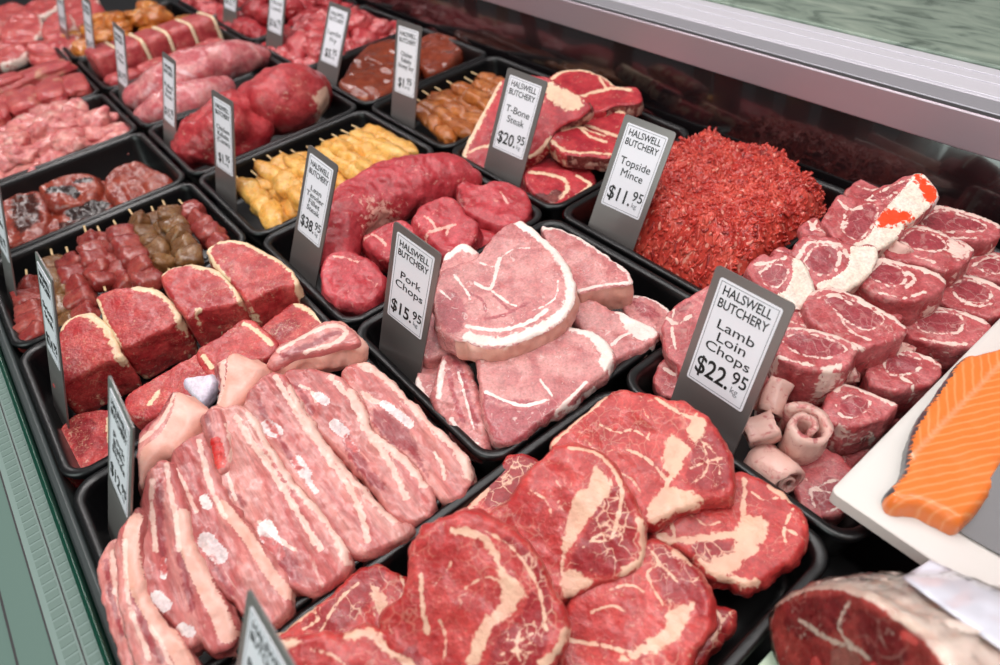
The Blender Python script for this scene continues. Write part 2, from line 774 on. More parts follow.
M_EDGE = plain('tag_edge', 'c9bfc6', rough=.3)


def marble_mat():
    m, nt, b = new_mat('green_marble')
    N, L = nt.nodes.new, nt.links.new
    tc = N('ShaderNodeTexCoord')
    mp = N('ShaderNodeMapping')
    mp.inputs['Rotation'].default_value = (0, 0, R_(12))
    mp.inputs['Scale'].default_value = (9, 3.2, 4)
    L(tc.outputs['Object'], mp.inputs['Vector'])
    n = N('ShaderNodeTexNoise')
    n.inputs['Scale'].default_value = 3.2
    n.inputs['Detail'].default_value = 8
    n.inputs['Distortion'].default_value = 1.4
    L(mp.outputs[0], n.inputs['Vector'])
    r = N('ShaderNodeValToRGB')
    e = r.color_ramp.elements
    e[0].position, e[0].color = .30, lin('46544a')
    e[1].position, e[1].color = .72, lin('98a394')
    x = e.new(.48)
    x.color = lin('7d8b7e')
    L(n.outputs['Fac'], r.inputs[0])
    L(r.outputs[0], b.inputs['Base Color'])
    b.inputs['Roughness'].default_value = .25
    return m


def frost_mat():
    """reddish dark reflecting strip of the sliding back doors"""
    return plain('smoked_door_glass', '1b1213', rough=.12, spec=.7)


cab = empty('display_cabinet', (-.135, .2, -.08))
tag(cab, 'long refrigerated meat display cabinet with black deck, green-tinted front ledge and steel back rail', 'display cabinet')


def cpart(name, mat, *boxes, bevel=0, parent=cab):
    b = MB()
    for q in boxes:
        b.box(*q)
    return b.build(name, mat, parent, Matrix(), bevel=bevel)


Y0, Y1 = -.9, 4.6
cpart('deck', M_DECK, (-.146, .837, Y0, Y1, -.10, -.072))
cpart('front_rail', plain('front_rail_plastic', '3f4646', rough=.35), (-.1455, -.1355, Y0, Y1, -.06, -.003), bevel=.003)
# front ledge: glass edge, return-air grille, then flat panels with joints
cpart('front_glass_edge', M_GLASSEDGE, (-.1512, -.1460, Y0, Y1, -.05, .003), bevel=.0015)
gr = cpart('air_grille', M_GRILLE, (-.1825, -.1515, Y0, Y1, -.03, -.004))
sl = MB()
for k in range(0, 190):
    y = .28 + k * .0105
    for x0, x1 in ((-.1775, -.1668), (-.1618, -.1535)):
        sl.box(x0, x1, y, y + .0078, -.0045, -.0036)
sl.build('slots', M_SLOT, gr, Matrix())
cpart('grille_seam', M_GAP, (-.1648, -.1638, Y0, Y1, -.0045, -.0034), parent=gr)
cpart('front_panel', M_GREEN, (-.209, -.184, Y0, Y1, -.03, -.006), (-.60, -.2105, Y0, Y1, -.04, -.008))
cpart('panel_joint', M_GAP, (-.1842, -.1822, Y0, Y1, -.03, -.0046), (-.2110, -.2088, Y0, Y1, -.04, -.0062))
# back
bp = MB()
bp.add([(.838, Y0, -.075), (.838, Y1, -.075), (.842, Y0, .004), (.842, Y1, .004), (.866, Y0, .085), (.866, Y1, .085), (.90, Y0, .085), (.90, Y1, .085), (.90, Y0, -.075), (.90, Y1, -.075)],
       [(0, 2, 3, 1), (2, 4, 5, 3), (4, 6, 7, 5), (6, 8, 9, 7), (8, 0, 1, 9), (0, 8, 6, 4, 2), (1, 3, 5, 7, 9)])
bp.build('back_panel', M_BACK, cab, Matrix())
cpart('back_rail', M_STEEL, (.858, .905, Y0, Y1, .083, .1285), bevel=.002)
cpart('rail_joint', M_GAP, (.8602, .8675, Y0, Y1, .12, .1288))
cpart('door_track', plain('grey_track', 'a7a3aa', rough=.4, metal=.4), (.868, .899, Y0, Y1, .12, .1300), bevel=.001)
tr = MB()
tr.box(.901, .983, Y0, Y1, .11, .130)
for x in (.906, .940, .962):
    tr.box(x, x + .012, Y0, Y1, .13, .1312)
tr.build('sliding_door_sill', M_ALU, cab, Matrix(), bevel=.0008)
b = MB()
b.box(.984, 2.2, Y0, Y1, .10, .134)
wt = b.build('worktop', marble_mat(), bevel=.003)
tag(wt, 'green grey marbled worktop behind the steel back rail of the cabinet', 'worktop')
b = MB()
b.box(-4, 6, -4, 8, -.95, -.90)
fl = b.build('floor', plain('grey_floor', '8d8880', rough=.6))
tag(fl, kind='structure')
b = MB()
b.box(2.25, 2.3, -2, 5.2, -.9, 2.6)
wl = b.build('wall_back', plain('pale_wall', 'c9c5c2', rough=.7))
tag(wl, kind='structure')
cpart('cabinet_base', plain('cabinet_base_panel', 'b9b5b0', rough=.5), (-.13, 1.0, Y0, Y1, -.90, -.10))
cpart('counter_base', plain('counter_base_panel', 'b1aca6', rough=.6), (1.0, 2.2, Y0, Y1, -.90, .10))

# ------------------------------------------------------------------ trays
CX = ((-.1335, .1860), (.1905, .5190), (.5245, .8290))
ROWS = (.083, .3319, .6061, .8701, 1.1232, 1.387, 1.6497, 1.913, 2.177, 2.44)


def tray(x0, x1, y0, y1, label, depth=.064, group=None):
    x0 += .0005
    x1 -= .0005
    y0 += .0018
    y1 -= .0018
    c = ((x0 + x1) / 2, (y0 + y1) / 2)
    rings = []
    for (i, z, r) in ((.0015, -.009, .026), (0, -.004, .027), (.0012, -.0006, .026), (.004, 0, .024), (.0088, -.0008, .021), (.0105, -.0035, .020), (.0115, -.010, .019),
                      (.016, -depth + .008, .020), (.019, -depth + .002, .020), (.026, -depth, .018)):
        rings.append(rrect(x0 + i - c[0], x1 - i - c[0], y0 + i - c[1], y1 - i - c[1], r, z, 7))
    m = MB()
    inner = rings
    outer = [rrect(x0 + i - c[0], x1 - i - c[0], y0 + i - c[1], y1 - i - c[1], r, z, 7) for (i, z, r) in
             ((.022, -depth - .003, .018), (.014, -depth + .006, .02), (.008, -.012, .02), (.0045, -.0085, .024))]
    m.loft(outer + inner, True, True)
    o = m.build('meat_tray', M_TRAY, None, Matrix.Translation((c[0], c[1], 0)), smooth=False, sharp=60)
    tag(o, label, 'tray', group)
    return o


tray(-.1335, .3530, .0700, .3319, 'long black tray nearest the front, filled with marbled beef rib eye steaks')
tray(.3575, .8290, .0640, .3319, 'long black tray under the stacked lamb loin chops')
for (ci, ri, lab) in (
        (0, 1, 'black tray holding the pink pork belly strips'),
        (1, 1, 'black tray holding the big pale pork chops'),
        (2, 1, 'black tray holding the heap of red beef mince'),
        (0, 2, 'black tray holding the thick sirloin steaks with cream fat'),
        (1, 2, 'black tray holding the lean tender fillet and its cut steaks'),
        (2, 2, 'black tray holding the T-bone steaks'),
        (0, 3, 'black tray holding the dark red beef skewers'),
        (1, 3, 'black tray holding the yellow chicken skewers'),
        (2, 3, 'black tray holding the brown glazed skewers'),
        (0, 4, 'black tray holding dark marinated steaks, behind the beef skewers'),
        (1, 4, 'black tray holding two large beef joints, behind the yellow skewers'),
        (2, 4, 'black tray holding shiny brown liver, behind the glazed skewers'),
        (0, 5, 'black tray of pale pink pork pieces, behind the marinated steaks'),
        (1, 5, 'black tray holding the long pale silvery muscle'),
        (2, 5, 'black tray heaped with wet red diced meat, behind the liver'),
        (0, 6, 'black tray of fatty beef strips at the left edge, behind the pork pieces'),
        (1, 6, 'black tray holding the row of tied square steak blocks'),
        (2, 6, 'black tray with dark red meat behind the wet diced meat'),
        (0, 7, 'black tray at the far left under overlapping fat-edged steaks'),
        (1, 7, 'black tray holding orange marinated chicken at the top edge'),
        (2, 7, 'black tray farthest back beside the back panel')):
    tray(CX[ci][0], CX[ci][1], ROWS[ri], ROWS[ri + 1], lab)


# ------------------------------------------------------------------ price tags
def text_mesh(body, size, sx=1., align='CENTER', leading=1., bold=0.):
    cu = bpy.data.curves.new('text', 'FONT')
    cu.body = body
    cu.size = size
    cu.align_x = align
    cu.space_line = leading
    cu.extrude = .00015
    cu.offset = bold
    cu.resolution_u = 4
    o = bpy.data.objects.new('text', cu)
    COL.objects.link(o)
    dg = bpy.context.evaluated_depsgraph_get()
    me = bpy.data.meshes.new_from_object(o.evaluated_get(dg))
    bpy.data.objects.remove(o)
    for v in me.vertices:
        v.co.x *= sx
    return me


def price_tag(x0, y, tilt, yaw, w, Lh, lean, label, lines, dollars, cents, size=1., top=.0085, z0=-.02, kg=True, pale=False):
    t, ya, le = R_(tilt), R_(yaw), R_(lean)
    up = Vector((math.sin(t), 0, math.cos(t)))
    wd = Vector((math.sin(ya), -math.cos(ya), 0))
    up = (up - wd * up.dot(wd)).normalized()
    up = math.cos(le) * up + math.sin(le) * wd
    wd = (wd - up * up.dot(wd)).normalized()
    nn = wd.cross(up)
    mw = Matrix(((wd.x, up.x, nn.x, x0), (wd.y, up.y, nn.y, y), (wd.z, up.z, nn.z, z0), (0, 0, 0, 1)))
    root = empty('price_tag')
    root.matrix_world = mw
    tag(root, label, 'price tag', None)
    m = MB()
    lo = -.006
    m.loft([rrect(-w / 2, w / 2, lo, Lh, .004, z, 3) for z in (-.0008, .0008)])
    m.build('plate', M_TAG, root, mw)
    cw = w * .80 / 2
    ch = min(.108, Lh - .05)
    c1 = Lh - top
    c0 = c1 - ch
    m = MB()
    m.loft([rrect(-cw, cw, c0, c1, .002, z, 2) for z in (.0007, .0012)])
    card = m.build('card', M_CARD, root, mw)
    # thin printed frame
    m = MB()
    e = .0022
    for (a, b_, c_, d_) in ((-cw + e, cw - e, c1 - e - .0006, c1 - e), (-cw + e, cw - e, c0 + e, c0 + e + .0006), (-cw + e, -cw + e + .0006, c0 + e, c1 - e), (cw - e - .0006, cw - e, c0 + e, c1 - e)):
        m.box(a, b_, c_, d_, .00121, .00135)
    m.build('printed_frame', M_GREYINK, card, mw)

    def put(me, x, yy, mat, nm):
        me.transform(Matrix.Translation((x, yy, .0014)))
        link(nm, me, mat, card, mw)

    def fit(body, size, maxw, leading=1., bold=0., minsx=.6, maxsx=1.35):
        me = text_mesh(body, size, 1., 'CENTER', leading, bold)
        xs = [v.co.x for v in me.vertices]
        ww = max(xs) - min(xs)
        cx = (max(xs) + min(xs)) / 2
        sx = max(minsx, min(maxsx, maxw / ww))
        for v in me.vertices:
            v.co.x = (v.co.x - cx) * sx
        return me
    k = w / .074
    put(fit('HALSWELL\nBUTCHERY', .0118 * k, cw * 1.62, .98, .00008, .6, 1.5), 0, c1 - .0138, M_INK, 'shop_name')
    n = len(lines)
    bs = .0140 * k * (1 if n < 3 else (.88 if n == 3 else .80))
    y0_ = c1 - .0175 - .0325
    if n == 3:
        y0_ += .0045
    if n >= 4:
        y0_ += .006
    me = fit('\n'.join(lines), bs, cw * 1.5, 1.0 if n < 3 else .9, 0, .8, 1.5)
    put(me, 0, y0_, M_INK, 'product_name')
    # price
    me = text_mesh('$' + dollars + '.', .0245 * k, .84, 'LEFT', 1, .0003)
    xs = [v.co.x for v in me.vertices]
    w1 = max(xs)
    me2 = text_mesh(cents, .0175 * k, .9, 'LEFT', 1, .0001)
    w2 = max(v.co.x for v in me2.vertices)
    tot = w1 + w2 + .0005
    s_ = min(1, cw * 1.72 / tot)
    for mm in (me, me2):
        for v in mm.vertices:
            v.co.x *= s_
    xa = -tot * s_ / 2
    yp = c0 + .0115
    put(me, xa, yp, M_INK, 'price')
    put(me2, xa + (w1 + .0005) * s_, yp + .0085 * k, M_INK, 'cents')
    if kg:
        put(text_mesh('kg', .0085 * k, 1, 'LEFT'), xa + (w1 + .003) * s_, yp + .0002, M_GREYINK, 'unit')
    return root


price_tag(.206, .523, 12.9, 10.7, .0668, .184, 11.7, 'grey price tag reading Pork Chops $15.95', ['Pork', 'Chops'], '15', '95')
price_tag(.370, .232, 18.5, -1.8, .0799, .1724, -1.4, 'largest price tag, reading Lamb Loin Chops $22.95', ['Lamb', 'Loin', 'Chops'], '22', '95')
price_tag(.542, .519, 25.1, 10.8, .0746, .1628, 5.3, 'grey price tag reading Topside Mince $11.95', ['Topside', 'Mince'], '11', '95')
price_tag(.542, .750, 24.3, 12.3, .0740, .1634, 6.1, 'grey price tag reading T-Bone Steak $20.95', ['T-Bone', 'Steak'], '20', '95')
price_tag(.206, .766, 24.7, 6.8, .0654, .1754, 7.7, 'grey price tag reading Lean Tender Fillet Steak $38.95', ['Lean', 'Tender', 'Fillet', 'Steak'], '38', '95')
price_tag(.206, 1.034, 18.7, 7.4, .0631, .1709, 4.2, 'price tag at the left end of the yellow chicken skewers', ['Chicken', 'Kebabs', '(Cumin)'], '1', '95')
price_tag(.542, 1.030, 18.3, 7.5, .0652, .1745, 1.7, 'price tag at the left end of the glazed skewers', ['Chicken', 'Kebabs', 'Honey Soy'], '1', '95')
price_tag(.542, 1.323, 29.5, 10.8, .0679, .1544, 5.1, 'price tag reading $5.95, in front of the shiny brown liver', ['Lambs', 'Fry'], '5', '95')
price_tag(.206, 1.304, 22.4, 2.2, .0612, .1646, 2.9, 'narrow price tag beside the two large beef joints', ['Rolled', 'Beef', 'Roast'], '15', '95')
price_tag(.206, 1.584, 19.1, 3.8, .0624, .1586, 6.5, 'narrow price tag between the steak blocks and the long pale muscle', ['Pork', 'Fillet'], '17', '95')
price_tag(.206, 1.835, 20, 3, .062, .165, 5, 'narrow price tag at the corner of the tray of steak blocks', ['Rump', 'Steak'], '16', '95')
price_tag(.206, 2.10, 20, 4, .062, .165, 5, 'price tag in front of the orange marinated chicken at the top edge', ['Chicken'], '12', '95')
price_tag(.542, 1.575, 24, 8, .066, .165, 4, 'price tag at the left end of the wet red diced meat', ['Diced', 'Lamb'], '16', '95')
price_tag(.542, 1.835, 24, 8, .066, .165, 4, 'price tag in front of the dark red meat near the top edge', ['Diced', 'Beef'], '12', '95')
price_tag(-.117, .737, 22.3, 2.6, .0608, .1979, 4.0, 'greenish edge-on price tag at the left end of the sirloin steaks', ['Sirloin', 'Steak'], '24', '95')
price_tag(-.117, .510, 23.7, .5, .0642, .1992, 9.0, 'greenish edge-on price tag at the left end of the pork belly strips', ['Pork', 'Belly', 'Slices'], '12', '95')
price_tag(-.105, .245, 25.0, 2, .0680, .190, 4.0, 'greenish price tag cut off by the bottom edge beside the rib eye steaks', ['Rib Eye', 'Steak'], '25', '95')
price_tag(-.117, 1.02, 22, 3, .062, .190, 3.0, 'edge-on price tag at the left edge by the beef skewers', ['Beef', 'Kebabs'], '1', '95')

# ------------------------------------------------------------------ light
def area(name, loc, size, sy, power, col, rot=(0, 0, 0)):
    l = bpy.data.lights.new(name, 'AREA')
    l.shape = 'RECTANGLE'
    l.size = size
    l.size_y = sy
    l.energy = power
    l.color = col
    o = bpy.data.objects.new(name, l)
    COL.objects.link(o)
    o.location = loc
    o.rotation_euler = [R_(a) for a in rot]
    return o


area('cabinet_tube_light', (.12, 1.2, 1.05), .06, 4.2, 21, (1, .945, .93), (0, 12, 0))
area('canopy_tube_light', (.75, 1.2, 1.15), .06, 4.2, 15, (1, .945, .94), (0, -8, 0))
area('ceiling_light', (.4, .6, 2.5), 1.2, 3.0, 34, (1, .98, .97))
area('shop_window_light', (-2.2, .4, 1.2), 2.6, 1.6, 52, (.86, 1, .95), (0, -75, 0))
w = bpy.data.worlds.new('world')
scene.world = w
w.use_nodes = True
w.node_tree.nodes['Background'].inputs[0].default_value = (.75, .72, .74, 1)
w.node_tree.nodes['Background'].inputs[1].default_value = .17
scene.view_settings.view_transform = 'Standard'
scene.view_settings.look = 'None'
scene.view_settings.exposure = -0.24
scene.view_settings.gamma = 1.0
scene.view_settings.use_curve_mapping = False
scene.cycles.max_bounces = 6
scene.cycles.use_denoising = True

# ================================================================== the meat
BEEF = meat('rib_eye_beef', 'b02f2f', 'ca4c48', 'e9bda2', '9a2429', 'e9ddd6', marble=1., mscale=75, mthin=.04, edge=.5, escale=150, lmarb=.3, bump=.5)
SIRL = meat('sirloin_beef', 'a52d31', 'c04a47', 'e8cda8', '92242b', 'e9ddd6', lmarb=.6, bump=.5, marble=.4, mscale=120, mthin=.03, edge=.4, escale=160, fib=.3)
FILL = meat('fillet_beef', 'a82c35', 'c24850', 'ecb8a8', '861f28', 'e9c9b8', marble=.4, mscale=45, mthin=.02, edge=.5, sss=.15, stretch=(1, 1, 1))
TBON = meat('t_bone_beef', 'a32330', 'bf3a40', 'f0cfae', '5b1a1e', 'cfa793', marble=.2, mscale=60, mthin=.02)
BONE_DARK = meat('cut_bone', '5d2023', '7d3a35', 'c79c8c', '3a1214', 'd8b0a0', patch=.6, pscale=160, bump=.7)
CHOP = meat('pork_chop', 'bc6e6e', 'd4928e', 'f0ded6', 'ab5459', 'f4e6e2', marble=.3, mscale=60, mthin=.025, edge=.4, sss=.18, coat=.4, rough=.28, bump=.45)
RIND = meat('pork_rind', 'e2a796', 'eab7a8', 'f0d4c6', 'd49a86', 'ecc8b8', edge=.3, bump=.09, sss=.3, coat=.2, rough=.36, grain=.25, fleck=0)
BELLY = meat('pork_belly', 'b8605e', 'd48f87', 'e8c0b2', '9c4448', 'f0e6e6', marble=.3, mscale=55, mthin=.02, edge=.5, sss=.18, coat=.4, rough=.28, bump=.45, stretch=(1, .14, 1), patch=.14, pscale=55)
PBONE = meat('rib_bone', 'dcc6c6', 'e6d4d0', 'f0e6e4', 'c05a58', 'd8d0e2', edge=.7, bump=.3, patch=.4, pscale=120)
LAMB = meat('lamb_loin', 'ad4548', 'c4686a', 'ecd0c4', '9c3a42', 'e8d6d4', marble=.22, mscale=65, mthin=.03, edge=.6, lmarb=.6, bump=.55, patch=.25, pscale=70, sss=.14)
LFAT = meat('lamb_fat', 'ecd5c4', 'f2dfd2', 'f6e8de', 'd8a89a', 'e8471f', edge=.9, escale=160, bump=.3, sss=.15)


def S(*a, **k):
    return slab(*a, **k)


# ---- rib eye steaks
G = 'marbled rib eye steaks in the front tray'
rk = dict(cat='steak', group=G, mat=BEEF, thick=.021, r=.006, s=.0018, bulge=.002, jit=.0016, wave=.0016)
S('rib_eye_steak', '490,478 500,464 511,453 524,452 537,457 545,470 530,490 512,505 490,520 470,526 450,522 468,500', -.004, 14, label='dark rib eye steak end peeping out beside the corner of the pork belly tray',
  fat=[(5, '448,522 470,508 488,490')], dark=[(None, '490,478 511,456 536,459 510,500 485,505')], anchor=(500, 485), **rk)
S('rib_eye_steak', '550,446 566,430 581,415 600,400 620,389 642,391 662,396 686,402 704,411 717,424 725,438 732,453 735,468 735,484 732,496 722,499 704,503 696,508 686,512 666,520 648,527 628,535 600,530 570,500', .038, 20,
  label='topmost rib eye steak, just below the Lamb Loin Chops tag',
  fat=[(None, '669,436 690,446 683,464 674,478 665,468 664,450'), (None, '693,415 706,425 697,442 688,432'), (None, '648,509 665,488 684,492 699,496 702,503 680,513 652,524'), (3, '627,450 648,460 665,478'), (3, '655,397 676,411 693,418'),
       (4, '550,446 572,425 595,406 606,397'), (3, '672,474 668,482 665,490'), (1.5, '700,440 714,452 720,468 716,485'), (1.5, '690,468 705,462 722,458'), (1.5, '690,484 703,476 708,462 704,446'), (1.5, '610,470 630,478 640,492'), (1.5, '600,425 618,432 634,430 650,440'), (1.5, '640,405 650,422 648,436'), (1.5, '585,440 600,452 612,450')],
  dark=[(None, '700,430 722,440 730,465 728,488 706,490 688,482 690,460')], side=(.0, .3, 0), **rk)
S('rib_eye_steak', '737,470 752,474 765,478 779,488 790,496 799,504 806,513 809,528 806,542 796,558 786,567 776,574 764,581 752,585 740,585 728,582 712,580 698,567 688,556 678,548 651,540 648,520 660,508 690,496 715,480', .006, 12,
  label='rib eye steak at the right end of the front tray, next to the wrapped joint',
  fat=[(None, '745,514 769,521 759,545 742,565 722,576 705,569 715,558 732,551 735,535'), (4, '745,480 744,497 744,514'), (5, '769,486 779,492 790,500'), (2, '793,509 784,528 786,545'), (2, '784,528 797,535'), (6, '660,536 682,540 706,538 732,535'), (3, '671,524 674,535 668,545'),
       (6, '742,583 756,583'), (4, '700,560 720,578 742,580'), (2, '690,515 706,525 720,522'), (1.6, '752,492 764,500 776,498')],
  dark=[(None, '692,545 710,538 732,545 733,556 715,563 698,560')], side=(.12, .55, 0), **rk)
S('rib_eye_steak', '709,606 722,606 737,610 735,622 725,634 712,650 700,664 685,676 668,690 652,670 670,630', -.022, 10,
  label='mostly hidden rib eye steak under the others along the front tray rim', fat=[(2, '715,610 722,622 712,640'), (2, '730,612 722,622')], dark=[(None, '700,615 735,612 700,660')], **rk)
S('rib_eye_steak', '590,560 616,545 644,541 655,540 669,545 681,552 692,562 701,573 708,584 712,596 713,610 712,624 707,637 701,648 688,668 664,690 622,700 580,690 556,664 556,640 570,600', .018, 17,
  label='rib eye steak at the bottom centre with a cream fat wedge pointing right',
  fat=[(None, '668,609 684,604 696,600 691,616 678,636 661,650 640,656 618,660 644,643 664,629'), (2, '647,572 656,566 662,566 678,582'), (2, '647,572 652,585 664,606'), (6, '674,552 683,556 691,562'), (3, '570,640 600,645 630,652'), (2, '646,545 656,556 660,566'), (2, '610,590 630,585 644,592'), (2, '592,612 612,606 626,612')],
  dark=[(None, '655,545 690,560 708,590 700,620 690,600 664,600')], side=(.05, .4, 0), **rk)
S('rib_eye_steak', '563,443 578,446 592,449 606,454 617,466 626,480 634,498 643,515 647,527 644,552 638,566 630,573 615,581 600,587 583,595 566,600 552,600 520,590 480,545 470,525 490,512 512,497 523,477 539,460', .045, 25,
  label='large rib eye steak in the middle of the pile with a slanting fat wedge',
  fat=[(None, '596,467 605,476 613,487 596,511 569,548 562,558 566,521 576,497 590,482'), (3.5, '570,448 590,450 607,462 617,476 622,492 618,518 612,538'), (None, '561,575 569,569 582,575 593,583 580,592 566,600'), (6, '638,520 644,535 641,560 622,573'),
       (1.8, '600,535 590,541 583,548'), (1.8, '596,518 607,541 613,531'), (1.8, '590,541 607,541'), (2.5, '563,556 562,566 562,576'), (1.5, '530,490 545,500 552,514'), (1.5, '556,480 562,492 558,502')],
  dark=[(None, '600,500 616,485 625,495 636,530 625,568 596,575 570,566 585,530')], side=(.05, .25, 0), **rk)
S('rib_eye_steak', '271,639 284,630 299,618 314,606 326,597 342,585 352,573 360,567 370,564 379,563 388,565 397,571 404,577 409,583 420,600 420,625 400,645 350,655 300,652', .004, 16,
  label='rib eye steak with a small cream fat spot, beside the belly tray rim',
  fat=[(None, '370,585 379,588 387,601 376,613 373,599'), (2.5, '358,583 342,597 330,615 321,631'), (2, '315,612 318,620 303,629'), (5, '271,639 290,624 312,608'), (2, '400,575 404,590 396,604')],
  dark=[(None, '300,625 330,600 360,570 385,566 380,590 340,630')], **rk)
S('rib_eye_steak', '410,548 415,538 421,531 434,521 448,514 464,510 482,512 498,520 515,530 528,542 540,556 549,573 556,590 562,604 567,618 568,634 563,648 556,658 549,680 520,700 470,712 420,705 392,680 380,640 382,616 396,600 409,578', .055, 27,
  label='rib eye steak at the bottom with a cream fat wedge beside a dark marbled band',
  fat=[(None, '498,565 512,577 526,590 522,602 507,617 492,630 480,660 468,672 473,640 485,619 500,602'), (7, '453,531 470,533 485,540 498,558'), (2.5, '485,531 502,540 517,553 532,575 542,600 546,629'), (7, '542,665 556,652 566,633'), (4, '421,575 422,602 427,632'), (2, '434,585 444,574 451,563'), (2, '465,589 478,580 488,577 498,580'),
       (1.6, '520,630 516,648 522,664'), (1.6, '508,640 520,640 532,634'), (1.6, '500,655 516,650 530,652'), (2, '440,620 446,640 444,660')],
  dark=[(None, '530,590 540,600 548,640 530,672 490,680 495,640 520,615'), (8, '505,540 525,555 540,580 548,610')], side=(.05, .25, 0), **rk)
S('rib_eye_steak', '262,650 272,640 296,636 322,632 349,630 366,624 383,628 399,630 414,630 425,636 436,645 443,654 455,672 460,700 430,735 370,755 300,740 262,700', .048, 20,
  label='rib eye steak cut off by the bottom edge, nearest the greenish tag',
  fat=[(None, '268,641 285,639 302,641 290,648 280,658'), (7, '347,636 370,634 388,650 411,665'), (3, '411,634 424,639 436,650'), (3, '370,634 388,632 404,634'), (2, '310,650 330,654 345,665')],
  dark=[(None, '392,640 410,642 424,655 420,668 400,660')], **rk)

# ---- pork belly strips
G = 'raw pork belly strips'
bk = dict(cat='pork strip', group=G, mat=BELLY, thick=.034, r=.0045, s=.0019, bulge=.002, wave=.0022, grow=2.2, wfreq=55, jit=.0012)
B = 'bone'
K = 'rind'
S('pork_belly_strip', '343,373 352,364 364,363 376,369 388,378 400,391 412,404 426,418 439,431 452,443 464,455 470,472 466,488 456,496 445,499 436,493 429,485 420,470 408,458 392,446 378,434 370,424 364,409 354,392', .020, 12,
  label='rightmost pork belly strip, along the right side of its tray',
  fat=[(9, '362,364 385,376 412,404 439,431 462,455 468,474'), (5, '362,392 376,402 392,408'), (4, '434,452 442,464 444,478')], dark=[(None, '374,408 392,416 408,432 420,455 428,478 410,456 388,440 372,424')],
  parts=[(B, PBONE, [(8, '384,404 398,414 410,424')], False)], **bk)
S('pork_belly_strip', '285,377 288,370 294,368 306,369 320,370 332,374 342,380 350,388 358,398 364,412 369,428 384,441 402,455 413,467 423,480 430,490 434,502 429,514 418,519 406,521 396,516 388,509 375,491 357,470 339,451 325,437 311,424 300,410 292,395', .028, 14,
  label='second pork belly strip from the right, with a round red and white bone',
  fat=[(5, '330,376 345,392 357,410 368,434 390,462 406,498'), (7, '350,390 364,414 372,434 402,458 424,484'), (3, '300,385 312,392 316,402')], dark=[(None, '343,436 352,440 372,470 386,490 372,486 350,460'), (5, '296,384 306,400 312,414')],
  parts=[(B, PBONE, [(9, '318,396 326,402'), (10, '334,424 344,432'), (6, '346,440 356,450')], False)], **bk)
S('pork_belly_strip', '244,406 248,394 258,381 271,372 281,375 289,383 296,397 302,410 316,431 330,451 346,470 361,487 377,504 393,518 402,523 411,526 404,536 384,545 370,551 357,554 347,546 339,536 328,522 318,507 306,492 293,478 280,458 266,437 253,420', .034, 15,
  label='third pork belly strip from the right, with a curled tail tip over the tray rim',
  fat=[(5, '276,378 292,404 308,430 330,460 356,500 368,540'), (6, '290,386 303,412 331,453 362,489 394,520')], dark=[(5, '258,400 266,418 284,446 300,470')],
  parts=[(B, PBONE, [(13, '266,425 276,432'), (10, '296,460 306,474'), (5, '308,480 316,492')], False)], **bk)
S('pork_belly_strip', '203,420 206,411 215,405 224,408 236,406 248,411 258,427 266,442 279,463 293,482 311,503 330,523 341,541 348,559 345,570 338,577 325,584 311,590 297,588 284,581 274,571 266,559 261,546 257,532 250,522 240,512 228,502 217,494 210,476', .034, 15,
  label='wide middle pork belly strip with a white bone low down, under the torn flap',
  fat=[(5, '236,416 250,440 268,464 296,510 320,548'), (8, '250,414 268,444 295,484 332,526 346,560'), (3, '222,440 226,470 236,500'), (3, '258,520 280,540 296,550')], dark=[(None, '262,538 284,545 296,562 300,582 280,574 266,555'), (5, '212,486 230,492 244,504')],
  parts=[(B, PBONE, [(14, '266,528 271,540 276,554')], False), ('red_bone_tip', meat('fresh_bone', 'cf2f2c', 'd94a42', 'f0cdc2', 'a9282a', 'f0e0e0'), [(9, '215,440 219,452 221,464')], False)], **bk)
S('pork_belly_strip', '190,438 196,434 203,433 208,448 212,464 221,486 230,505 242,520 253,536 264,549 275,563 284,575 288,590 288,602 286,609 278,618 269,624 260,621 252,616 243,610 235,602 228,596 222,589 213,579 205,569 197,555 191,541 188,522 185,501 177,487 168,474 172,456 180,446', .036, 16,
  label='pork belly strip left of the middle one, half under it, with two white bone pieces',
  fat=[(4, '198,440 204,462 212,490 226,518'), (3, '176,470 186,488 196,512')], dark=[(None, '208,555 224,575 236,598 224,588')],
  parts=[(B, PBONE, [(8, '204,499 208,506'), (13, '206,540 214,550 220,556')], False), (K, RIND, [(9, '222,505 236,522 250,540 262,560 274,578 288,594')], True)], **bk)
S('pork_belly_strip', '147,477 154,466 163,460 172,466 178,482 181,501 186,518 189,535 196,553 205,569 214,586 222,600 228,612 231,624 230,640 224,648 215,650 206,644 198,636 190,646 184,640 181,629 170,618 158,609 152,600 147,589 143,570 141,552 139,530 141,508', .040, 18,
  label='second pork belly strip from the left, with white bone pieces and a broad rind edge',
  fat=[(4, '166,464 170,490 176,520 180,550'), (4, '152,480 152,510 156,550')], dark=[(6, '160,480 160,530 164,570'), (5, '178,540 186,580 192,610')],
  parts=[(B, PBONE, [(9, '156,596 166,606'), (8, '180,628 190,632'), (5, '163,560 164,576')], False), (K, RIND, [(13, '182,516 187,541 196,565 206,588 218,610 227,634')], True)], **bk)
S('pork_belly_strip', '120,532 128,520 137,508 142,520 140,545 141,572 144,592 154,612 168,628 178,638 186,650 192,668 200,690 190,705 160,705 146,685 134,655 126,625 120,590 117,556', .040, 19,
  label='leftmost tall pork belly strip, at the greenish tag, with a broad pale rind edge',
  fat=[(3, '126,540 126,580 134,620 150,660'), (3, '150,625 164,650 176,680')], dark=[(5, '132,590 144,625 160,660')], parts=[(K, RIND, [(12, '135,520 131,545 136,580 148,605 162,628 176,648 190,672')], False)], **bk)
